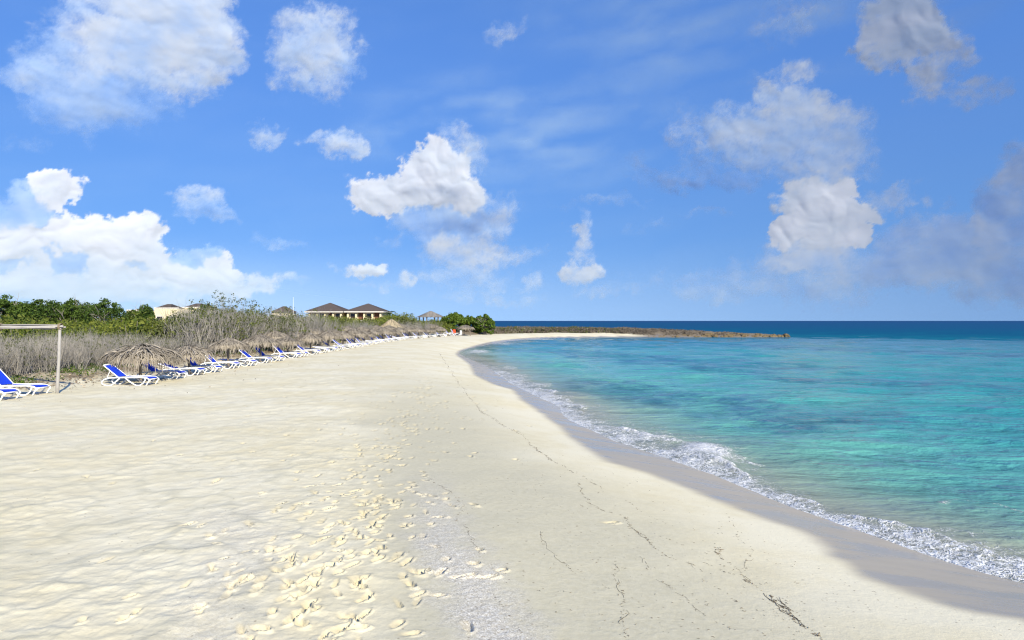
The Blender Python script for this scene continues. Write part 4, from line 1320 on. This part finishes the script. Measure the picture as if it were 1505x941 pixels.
# ------------------------------------------------------------------ thatched parasols
def proto_parasol(seed, rad=1.2, zp=1.62, ze=1.05, ragged=.25, n=520, m=None, posts=1, fringe=.30):
    r = random.Random(seed)
    root = empty('thatched_parasol')
    if posts == 1:
        p = MB(); p.tube([(0, 0, -.15), (r.gauss(0, .02), r.gauss(0, .02), .7), (r.gauss(0, .03), r.gauss(0, .03), zp - .06)], [.062, .055, .05], 8); p.build('pole', M_POLE, root)
    else:
        for k in range(posts):
            a = 6.283 * k / posts + .5
            p = MB(); p.tube([(math.cos(a) * rad * .72, math.sin(a) * rad * .72, -.15), (math.cos(a) * rad * .7, math.sin(a) * rad * .7, ze + .12)], .055, 7); p.build('pole', M_POLE, root)
    rb = MB()
    for k in range(8):
        a = 6.283 * k / 8 + .2
        rb.tube([(0, 0, zp - .10), (math.cos(a) * rad * .9, math.sin(a) * rad * .9, ze - .02)], .02, 5)
    rb.build('rafters', M_POLE, root)
    c = MB()
    lump = [r.uniform(-.10, .10) for _ in range(9)]
    def prof(t, a):
        k = int((a % 6.283) / 6.283 * 9); f_ = (a % 6.283) / 6.283 * 9 - k
        l = lump[k] * (1 - f_) + lump[(k + 1) % 9] * f_
        return Vector((math.cos(a) * rad * t * (1 + l * ragged), math.sin(a) * rad * t * (1 + l * ragged), zp + (ze - zp) * (t ** 1.25) + l * .4 * ragged))
    # closed inner layer
    N = 28; rings = [.02, .3, .6, .85, 1.0]
    vs = []; fs = []
    for t in rings:
        for k in range(N): vs.append(prof(t, 6.283 * k / N) - Vector((0, 0, .035)))
    for i in range(len(rings) - 1):
        for k in range(N): fs.append((i * N + k, i * N + (k + 1) % N, (i + 1) * N + (k + 1) % N, (i + 1) * N + k))
    c.add(vs, fs, -.35)
    for k in range(n):
        a = r.uniform(0, 6.283)
        t0 = r.random() ** .6 * .95; L = r.uniform(.28, .55)
        skew = r.gauss(0, .10 + .25 * ragged)
        lift = r.uniform(.0, .05) + abs(r.gauss(0, .05)) * ragged
        pts = []
        for j in range(4):
            t = t0 + L * j / 3
            aa = a + skew * (t - t0) / max(.35, t)
            if t <= 1.0:
                q = prof(t, aa) + Vector((0, 0, lift))
            else:
                q = prof(1.0, aa) + Vector((math.cos(aa) * (t - 1) * rad * .45, math.sin(aa) * (t - 1) * rad * .45, -(t - 1) * rad * (.55 + fringe * r.uniform(.2, 1.5)) + lift))
            pts.append(q + Vector((0, 0, r.gauss(0, .012))))
        c.strip(pts, r.uniform(.025, .06), (-math.sin(a), math.cos(a), r.gauss(0, .35)), r.uniform(-.32, .38), .5)
    if ragged > 1:
        for k in range(120):      # dead fronds lying about on the roof
            a = r.uniform(0, 6.283); t0 = r.uniform(.05, .7); yaw = a + r.gauss(0, .75)
            p0 = prof(t0, a) + Vector((0, 0, r.uniform(.02, .12)))
            L = r.uniform(.6, 1.15); pts = []
            for j in range(5):
                f_ = j / 4
                pts.append(p0 + Vector((math.cos(yaw) * L * f_, math.sin(yaw) * L * f_, .12 * f_ - .62 * L * f_ * f_)))
            c.strip(pts, r.uniform(.03, .09), (-math.sin(yaw), math.cos(yaw), r.gauss(0, .5)), r.uniform(-.4, .5), .7)
    # hanging fringe all round
    for k in range(int(n * .55)):
        a = r.uniform(0, 6.283)
        q = prof(r.uniform(.92, 1.02), a)
        d = r.uniform(.10, .25) * (1 + ragged * r.choice([0, 0, 0, 1.1]))
        c.strip([q + Vector((0, 0, .02)), q + Vector((math.cos(a) * .04, math.sin(a) * .04, -d * .5)), q + Vector((math.cos(a) * .05 + r.gauss(0, .03), math.sin(a) * .05 + r.gauss(0, .03), -d))], r.uniform(.02, .05), (-math.sin(a), math.cos(a), 0), r.uniform(-.25, .42), .6)
    c.build('canopy', m or M_THATCH, root)
    cp = MB()
    for k in range(50):
        a = r.uniform(0, 6.283)
        cp.strip([(math.cos(a) * .02, math.sin(a) * .02, zp + .05), (math.cos(a) * .14, math.sin(a) * .14, zp - .005), (math.cos(a) * .26, math.sin(a) * .26, zp - .07)], .06, (-math.sin(a), math.cos(a), 0), r.uniform(-.3, .2))
    cp.build('cap', M_THATCH_TOP, root)
    return root

# (pole position along the row, scale, prototype)
ROW = [(27.9, 'first'), (32.2, 'low'), (36.6, 'round'), (41.2, 'big'), (46.3, 'low'), (51.6, 'round'), (56.7, 'big'), (61.5, 'round'), (66.0, 'big'), (70.5, 'low'), (75.0, 'round'), (79.5, 'big'), (84.0, 'low'), (88.5, 'round'), (93, 'big'), (97.5, 'round'), (102, 'low'), (106.5, 'round')]
def row_x(Y):
    return float(np.interp(Y, [20, 60, 75, 90, 100, 110, 118], [-15.2, -15.3, -15.3, -14.6, -13.0, -10.4, -7.2]))

def parasols():
    P = {'first': proto_parasol(61, 1.34, 1.43, 1.02, 1.5, 760, fringe=.35), 'low': proto_parasol(62, 1.12, 1.34, .99, .8, 520), 'round': proto_parasol(63, 1.0, 1.52, 1.12, .3, 560, M_THATCH), 'big': proto_parasol(64, 1.2, 1.66, 1.17, .3, 620, M_THATCH)}
    ordn = ['nearest', 'second', 'third', 'fourth', 'fifth', 'sixth', 'seventh', 'eighth', 'ninth', 'tenth', 'eleventh', 'twelfth', 'thirteenth', 'fourteenth', 'fifteenth', 'sixteenth', 'seventeenth', 'eighteenth']
    r = random.Random(8)
    used = set()
    for i, (Y, k) in enumerate(ROW):
        o = copy_tree(P[k]) if k in used else P[k]
        used.add(k)
        x = row_x(Y)
        place(o, x, Y, None, 0.9 if k == 'first' else r.uniform(0, 6.28), r.uniform(.97, 1.05))
        o.rotation_euler = (r.gauss(0, .03), r.gauss(0, .03), o.rotation_euler.z)
        shape = {'first': 'ragged drooping thatched parasol, widest and nearest, its fronds hanging low', 'low': ordn[i] + ' thatched parasol along the row, low and untidy', 'round': ordn[i] + ' thatched parasol along the row, small and rounded with a pale fringe', 'big': ordn[i] + ' thatched parasol along the row, tall with a dark cap'}[k]
        tag(o, shape, 'parasol', 'thatched parasols in a row along the beach')
    # a second line behind
    back = [(50.5, 'big'), (56, 'round'), (62, 'big'), (68, 'round'), (74, 'big'), (80, 'round'), (86.5, 'big'), (92, 'round'), (98, 'big'), (103.5, 'round'), (109.5, 'low')]
    for i, (Y, k) in enumerate(back):
        o = copy_tree(P[k])
        place(o, row_x(Y) - r.uniform(2.3, 3.0), Y, None, r.uniform(0, 6.28), r.uniform(.97, 1.05))
        tag(o, 'thatched parasol standing behind the front row, close to the shrubs', 'parasol', 'thatched parasols of the rear line')
    # big golden cone and the open hut
    X, Y = plan_px(575, 97)
    o = proto_parasol(65, 1.75, 2.35, 1.05, .2, 900, M_THATCH_GOLD, 4, .2)
    o.name = 'thatched_hut'
    place(o, X, Y, None, .3); o.scale = (1, 1, (CAM_H + .22 - ground(X, Y)) / 2.35)
    tag(o, 'large golden cone shaped thatched hut rising above the parasol row', 'hut')
    X, Y = plan_px(684, 113)
    o = proto_parasol(66, 1.45, 1.75, 1.28, .4, 620, M_THATCH, 5, .2)
    o.name = 'thatched_hut'
    place(o, X, Y, None, .1)
    tag(o, 'open thatched hut on several posts at the far end, before the bright bushes', 'hut')

parasols()

# ------------------------------------------------------------------ sun loungers
def proto_lounger(back_deg):
    """head at -x, foot at +x; x from -.95 to .98"""
    root = empty('sun_lounger')
    W = .31
    zs = .31
    hinge = -.28
    fr = MB()
    for sy in (-1, 1):
        y = sy * W
        rail = [(-.80, y, zs - .05), (-.62, y, zs - .005), (-.3, y, zs + .01), (.2, y, zs + .015), (.62, y, zs + .02), (.86, y, zs - .01), (.96, y, zs - .07), (.985, y, zs - .13)]
        fr.tube(rail, [.022, .026, .028, .028, .028, .028, .026, .022], 8)
    for x in (-.55, .35, .955):
        fr.tube([(x, -W, zs - (.06 if x > .9 else .005)), (x, W, zs - (.06 if x > .9 else .005))], .02, 6)
    fr.build('frame', M_WHITE, root, True)
    for sy in (-1, 1):
        y = sy * (W + .012)
        l = MB()
        l.tube([(-.62, y, zs - .01), (-.80, y, zs - .06), (-.905, y, zs - .14), (-.90, y, .10), (-.82, y, .035), (-.70, y, .018), (-.58, y, .018), (-.50, y, .04), (-.36, y, .16), (-.20, y, zs - .02)], [.024, .026, .026, .026, .026, .026, .026, .026, .026, .024], 8)
        l.build('leg', M_WHITE, root, True)
        l = MB()
        l.tube([(.02, y, zs - .01), (.16, y, zs - .12), (.36, y, .06), (.45, y, .022), (.54, y, .018), (.62, y, .035), (.74, y, .13), (.80, y, .24), (.80, y, zs - .01)], [.024, .026, .026, .026, .026, .026, .026, .026, .024], 8)
        l.build('leg', M_WHITE, root, True)
        l = MB()
        l.tube([(.97, y * .98, zs - .09), (.93, y, .18), (.86, y, .06), (.82, y, .012)], [.022, .024, .024, .022], 8)
        l.build('leg', M_WHITE, root, True)
    # seat sling, slightly sagging
    s = MB()
    xs = np.linspace(hinge + .02, .93, 14); ys = np.linspace(-W + .03, W - .03, 6)
    vs = [(x, y, zs + .022 - .022 * (1 - (y / W) ** 2) - .015 * math.sin((x - hinge) / 1.2 * 3.14) - (.04 * max(0, x - .82) / .11)) for x in xs for y in ys]
    fs = [(i * 6 + k, (i + 1) * 6 + k, (i + 1) * 6 + k + 1, i * 6 + k + 1) for i in range(13) for k in range(5)]
    nv = len(vs)
    s.add(vs + [(a, b, c - .008) for a, b, c in vs], fs + [tuple(nv + i for i in f[::-1]) for f in fs]); s.build('seat', M_BLUE, root, True)
    # backrest
    a = R(back_deg); L = .74
    d = Vector((-math.cos(a), 0, math.sin(a))); nn = Vector((math.sin(a), 0, math.cos(a)))
    h0 = Vector((hinge, 0, zs + .02))
    bf = MB()
    for sy in (-1, 1):
        bf.tube([h0 + Vector((0, sy * (W - .03), 0)) + d * t for t in (0, .3, .6, L)], .022, 8)
    bf.tube([h0 + Vector((0, -(W - .03), 0)) + d * L, h0 + d * (L + .025), h0 + Vector((0, W - .03, 0)) + d * L], .024, 8)
    b = bf.build('backrest', M_WHITE, root, True)
    sl = MB()
    vs = []
    for i in range(8):
        t = .03 + (L - .05) * i / 7
        for k in range(6):
            y = -W + .05 + (2 * W - .10) * k / 5
            vs.append(h0 + d * t + Vector((0, y, 0)) + nn * (.012 - .018 * (1 - (y / W) ** 2)))
    fs = [(i * 6 + k, i * 6 + k + 1, (i + 1) * 6 + k + 1, (i + 1) * 6 + k) for i in range(7) for k in range(5)]
    nv = len(vs)
    sl.add([tuple(v) for v in vs] + [tuple(v - nn * .008) for v in vs], fs + [tuple(nv + i for i in f[::-1]) for f in fs]); sl.build('sling', M_BLUE, b, True)
    br = MB()
    top = h0 + d * .42
    for sy in (-1, 1):
        br.tube([top + Vector((0, sy * (W - .05), 0)), Vector((max(-.80, top.x - .12), sy * (W - .05), zs + .0))], .013, 6)
    br.build('backrest_strut', M_WHITE, root)
    return root

def loungers():
    P = {'up': proto_lounger(46), 'mid': proto_lounger(38), 'low': proto_lounger(18), 'flat': proto_lounger(4)}
    used = set()
    r = random.Random(4)
    def put(k, xfoot, Y, rz, lb):
        o = copy_tree(P[k]) if k in used else P[k]
        used.add(k)
        c, s_ = math.cos(rz), math.sin(rz)
        x, y = xfoot - .97 * c, Y - .97 * s_
        place(o, x, y, None, rz)
        zh = ground(x - .8 * c, y - .8 * s_); zf = ground(x + .6 * c, y + .6 * s_)
        o.location.z = (zh + zf) / 2 - .005
        o.rotation_euler = (0, math.atan2(zh - zf, 1.4), rz)
        tag(o, lb, 'sun lounger', 'blue and white sun loungers along the beach')
    put('up', -15.66, 22.75, R(-2), 'blue sun lounger left of the wooden post frame, rear one of the cut-off pair')
    put('up', -15.6, 21.25, R(-3), 'front blue sun lounger cut by the left edge, only its foot end in view')
    put('mid', -13.85, 26.35, R(-2), 'nearest whole blue sun lounger, raised back in full sun before the ragged parasol')
    put('mid', -14.15, 29.3, R(-3), 'blue sun lounger shaded by the ragged parasol, only its foot end in the sun')
    ordn = ['', 'second', 'third', 'fourth', 'fifth', 'sixth', 'seventh', 'eighth', 'ninth', 'tenth', 'eleventh', 'twelfth', 'thirteenth', 'fourteenth', 'fifteenth', 'sixteenth', 'seventeenth', 'eighteenth']
    for i, (Y, k) in enumerate(ROW[1:], 1):
        for j, dy in enumerate((-.95, .95)):
            kind = 'low' if (i == 1 and j == 0) else r.choice(['up', 'up', 'mid', 'up', 'mid', 'low', 'flat'])
            state = {'up': 'back steeply raised', 'mid': 'back half raised', 'low': 'back slightly raised', 'flat': 'lying flat'}[kind]
            put(kind, row_x(Y) + 1.05 + r.gauss(0, .08), Y + dy, R(r.gauss(-3, 2.5)), 'blue sun lounger, %s, %s side of the %s parasol in the row' % (state, 'near' if j == 0 else 'far', ordn[i]))
    for j, Y in enumerate((110.3, 112.2)):
        put('up', row_x(Y) + 1.0, Y, R(-5), ['blue sun lounger just past the last parasol of the row', 'last blue sun lounger, next to the white board and orange cloth'][j])

loungers()

# ------------------------------------------------------------------ post frame, cloth, board
def post_frame():
    x, y = -15.38, 23.1
    z0 = ground(x, y)
    root = tag(empty('post_frame', (x, y, z0)), 'weathered wooden post frame with a bundled pole crossbar at the left edge of the beach', 'post frame')
    H = 2.25 - z0
    p = MB(); p.tube([(-.06, 0, -.25), (-.045, 0, .4), (.0, .0, H * .55), (.03, 0, H)], [.060, .055, .050, .046], 10)
    p.build('post', M_WOOD, root, True)
    z1 = ground(x - 6.2, y)
    p = MB(); p.tube([(-6.2, 0, z1 - z0 - .25), (-6.18, 0, H * .6), (-6.2, 0, H)], [.075, .068, .06], 10)
    p.build('post', M_WOOD, root, True)
    rr = random.Random(2)
    b = MB()
    for k, (oy, oz, l0, l1) in enumerate([(0, .035, .22, -6.5), (-.045, .055, .18, -5.0), (.04, .070, .1, -6.6), (-.01, .100, .05, -6.4), (-.04, .010, -.1, -6.3), (.03, .005, -.1, -4.6)]):
        pts = []; n = 16
        for j in range(n):
            t = j / (n - 1)
            pts.append((l0 + (l1 - l0) * t, oy + rr.gauss(0, .008), H + oz + .010 * math.sin(t * 9 + k * 2) + rr.gauss(0, .008)))
        b.tube(pts, [.026 + rr.uniform(-.005, .006) for _ in range(n)], 7, rr.uniform(-.25, .25))
    bar = b.build('crossbar', M_WOOD, root, True)
    t = MB()
    for xx in (.02, -2.0, -4.1, -6.18):
        for w in range(4):
            ring = [(xx + w * .018, math.cos(a) * .105, H + .05 + math.sin(a) * .105) for a in np.linspace(0, 6.283, 13)]
            t.tube(ring, .008, 5, 0, False)
    t.build('rope_lashing', M_LITTER, bar)

post_frame()

def small_things():
    X, Y = plan_px(667.5, 112.5); z = ground(X, Y)
    root = tag(empty('beach_chair', (X, Y, z)), 'small chair hung with an orange red cloth at the far end of the row', 'chair')
    c = MB()
    for sx in (-.2, .2):
        c.tube([(sx, -.2, 0), (sx, -.2, .42)], .02, 6); c.tube([(sx, .2, 0), (sx, .26, .95)], .02, 6)
    c.build('legs', M_WHITE, root)
    c = MB(); c.box((0, 0, .43), (.46, .44, .035), 0, 0, .01); c.build('seat', M_WHITE, root)
    cl = MB()
    rr = random.Random(1); n = 9
    vs = []
    for i in range(n):
        for k, (yy, zz) in enumerate([(-.27, .25), (-.24, .47), (.16, .47), (.215, .96), (.30, .97), (.36, .55), (.36, .30)]):
            vs.append((-.24 + .48 * i / (n - 1), yy + rr.gauss(0, .012) + .02 * math.sin(i * 1.7), zz + rr.gauss(0, .012)))
    cl.add(vs, [(i * 7 + k, (i + 1) * 7 + k, (i + 1) * 7 + k + 1, i * 7 + k + 1) for i in range(n - 1) for k in range(6)])
    tag(cl.build('beach_towel', M_RED), 'orange red cloth draped over the chair at the far end of the row', 'towel').location = (X, Y, z)
    X, Y = plan_px(677.5, 112); z = ground(X, Y)
    root = tag(empty('notice_board', (X, Y, z)), 'upright white board beside the open thatched hut', 'board')
    c = MB(); c.box((0, 0, .62), (.34, .03, .72), 0, 0, .008); c.build('panel', M_WHITE, root)
    for sx in (-.13, .13):
        c = MB(); c.tube([(sx, .03, -.1), (sx, .03, .95)], .018, 6); c.build('leg', M_WHITE, root)

small_things()

# ------------------------------------------------------------------ seaweed drift lines on the smooth sand
def seaweed():
    r = random.Random(77)
    mb = MB()
    LINES = [  # photograph pixels, strength
        ([(646, 520), (672, 560), (700, 598), (724, 617), (761, 637), (787, 657), (800, 668), (815, 681), (840, 692), (862, 702)], .55),
        ([(700, 598), (735, 622), (770, 640)], .4), ([(852, 710), (860, 725), (868, 738), (890, 750), (910, 758), (925, 775), (943, 793), (965, 808), (983, 819)], .65),
        ([(787, 657), (815, 681)], .9), ([(862, 702), (876, 712), (882, 718)], .6), ([(912, 760), (934, 782), (946, 795)], .8),
        ([(983, 819), (1020, 830), (1042, 846)], .4), ([(1030, 826), (1062, 842), (1080, 846), (1109, 857), (1128, 872)], .55),
        ([(1059, 803), (1057, 812), (1063, 823)], 1.6), ([(1063, 823), (1085, 842), (1109, 857)], .5), ([(1100, 852), (1109, 858)], 1.8),
        ([(1131, 874), (1137, 884), (1152, 894), (1170, 905), (1180, 917), (1200, 927), (1213, 945)], 1.5), ([(1154, 880), (1158, 892), (1172, 902), (1179, 915)], 1.1),
        ([(1070, 756), (1073, 770), (1082, 790), (1100, 808), (1105, 818), (1101, 832), (1096, 842)], .35),
        ([(913, 733), (940, 748), (965, 763), (991, 775)], .32), ([(939, 819), (960, 848), (983, 868), (1010, 888), (1044, 908), (1075, 922), (1105, 934)], .28),
        ([(902, 819), (912, 838), (908, 860), (914, 885), (918, 898), (905, 912), (904, 926), (916, 945)], .5), ([(1020, 815), (1062, 835)], .3), ([(1040, 850), (1080, 885), (1100, 900)], .25),
        ([(790, 782), (803, 795), (815, 812)], .45), ([(815, 812), (845, 838), (885, 866), (900, 875)], .28), ([(676, 730), (680, 745), (672, 765), (688, 790), (701, 818)], .45), ([(729, 870), (742, 884), (748, 904), (760, 930)], .45),
        ([(618, 696), (640, 712), (664, 722), (676, 734)], .35), ([(845, 740), (880, 752)], .25), ([(955, 780), (1000, 800), (1040, 815)], .25), ([(1110, 880), (1150, 905), (1165, 930)], .25), ([(790, 700), (795, 715), (788, 730)], .2),
        ([(700, 560), (730, 590), (760, 615)], .15), ([(1000, 870), (1030, 890)], .2), ([(960, 842), (983, 868)], .35)]
    P = []
    for px, k in LINES:
        pts = [unproject(u, v) for u, v in px]
        for (x0, y0), (x1, y1) in zip(pts[:-1], pts[1:]):
            L = math.hypot(x1 - x0, y1 - y0)
            n = int(L * 34 * k ** .9 * min(1, 8.0 / y0)) + 1
            for j in range(n):
                t = r.random()
                wob = .045 * math.sin((x0 + t * (x1 - x0)) * 9) + .03 * math.sin((y0 + t * (y1 - y0)) * 7)
                sp = (.006 + .007 * k) * max(1, y0 / 9)
                P.append((x0 + (x1 - x0) * t + r.gauss(0, sp) + wob, y0 + (y1 - y0) * t + r.gauss(0, sp), k, math.atan2(y1 - y0, x1 - x0)))
        if k > .22:
            # strands lying along the line, with breaks
            for rep_ in range(1 + (k > 1) * 2):
                pts3 = []
                for (x0, y0), (x1, y1) in zip(pts[:-1], pts[1:]):
                    n = max(2, int(math.hypot(x1 - x0, y1 - y0) / .05))
                    for j in range(n):
                        t = j / n; X_ = x0 + t * (x1 - x0); Y_ = y0 + t * (y1 - y0)
                        pts3.append((X_ + .05 * math.sin(X_ * 9) + .02 * math.sin(Y_ * 17 + rep_) + r.gauss(0, .006) + (rep_ - .5) * .012 * k, Y_ + .03 * math.sin(Y_ * 7) + r.gauss(0, .010)))
                q3 = np.array(pts3); z3 = ground(q3[:, 0], q3[:, 1])
                run = []
                for (X_, Y_), zz in zip(pts3, z3):
                    run.append((X_, Y_, zz + .003))
                    if r.random() < .10 / min(1, k + .2) or len(run) > 14:
                        if len(run) > 2 and r.random() < .35 + .45 * k:
                            wd = r.uniform(.0009, .0020) * (.6 + .6 * min(k, 1.6)) * max(1, Y_ / 12) ** .7
                            mb.tube(run, [wd * r.uniform(.5, 1.2) for _ in run], 4, r.uniform(-.4, .5), False)
                        run = []
    # stray flecks
    for k in range(380):
        u, v = r.uniform(640, 1300), r.uniform(640, 935)
        if v < 560 + (u - 640) * .42: continue
        P.append((*unproject(u, v, -.05), .25, r.uniform(0, 6.28)))
    A = np.array(P)
    Z = ground(A[:, 0], A[:, 1])
    for (x, y, k, a), z in zip(P, Z):
        far = max(1, math.hypot(x, y) / 9)
        L = r.uniform(.005, .016) * (1 + .30 * min(k, 2.2)) * far ** .3
        w = r.uniform(.0008, .0020) * (1 + .45 * min(k, 2.2)) * far ** .35
        a2 = a + r.gauss(0, .75)
        d = Vector((math.cos(a2), math.sin(a2), 0)); e = Vector((-d.y, d.x, 0))
        c = Vector((x, y, z + .003))
        bend = r.gauss(0, .35) * L
        mb.tube([c - d * L, c + e * bend + Vector((0, 0, w)), c + d * L], [w * .5, w, w * .5], 4, r.uniform(-.4, .8), True)
    tag(mb.build('seaweed_debris', M_WEED), 'thin dark lines of dried seaweed left by the tide on the smooth sand', kind='stuff')

seaweed()
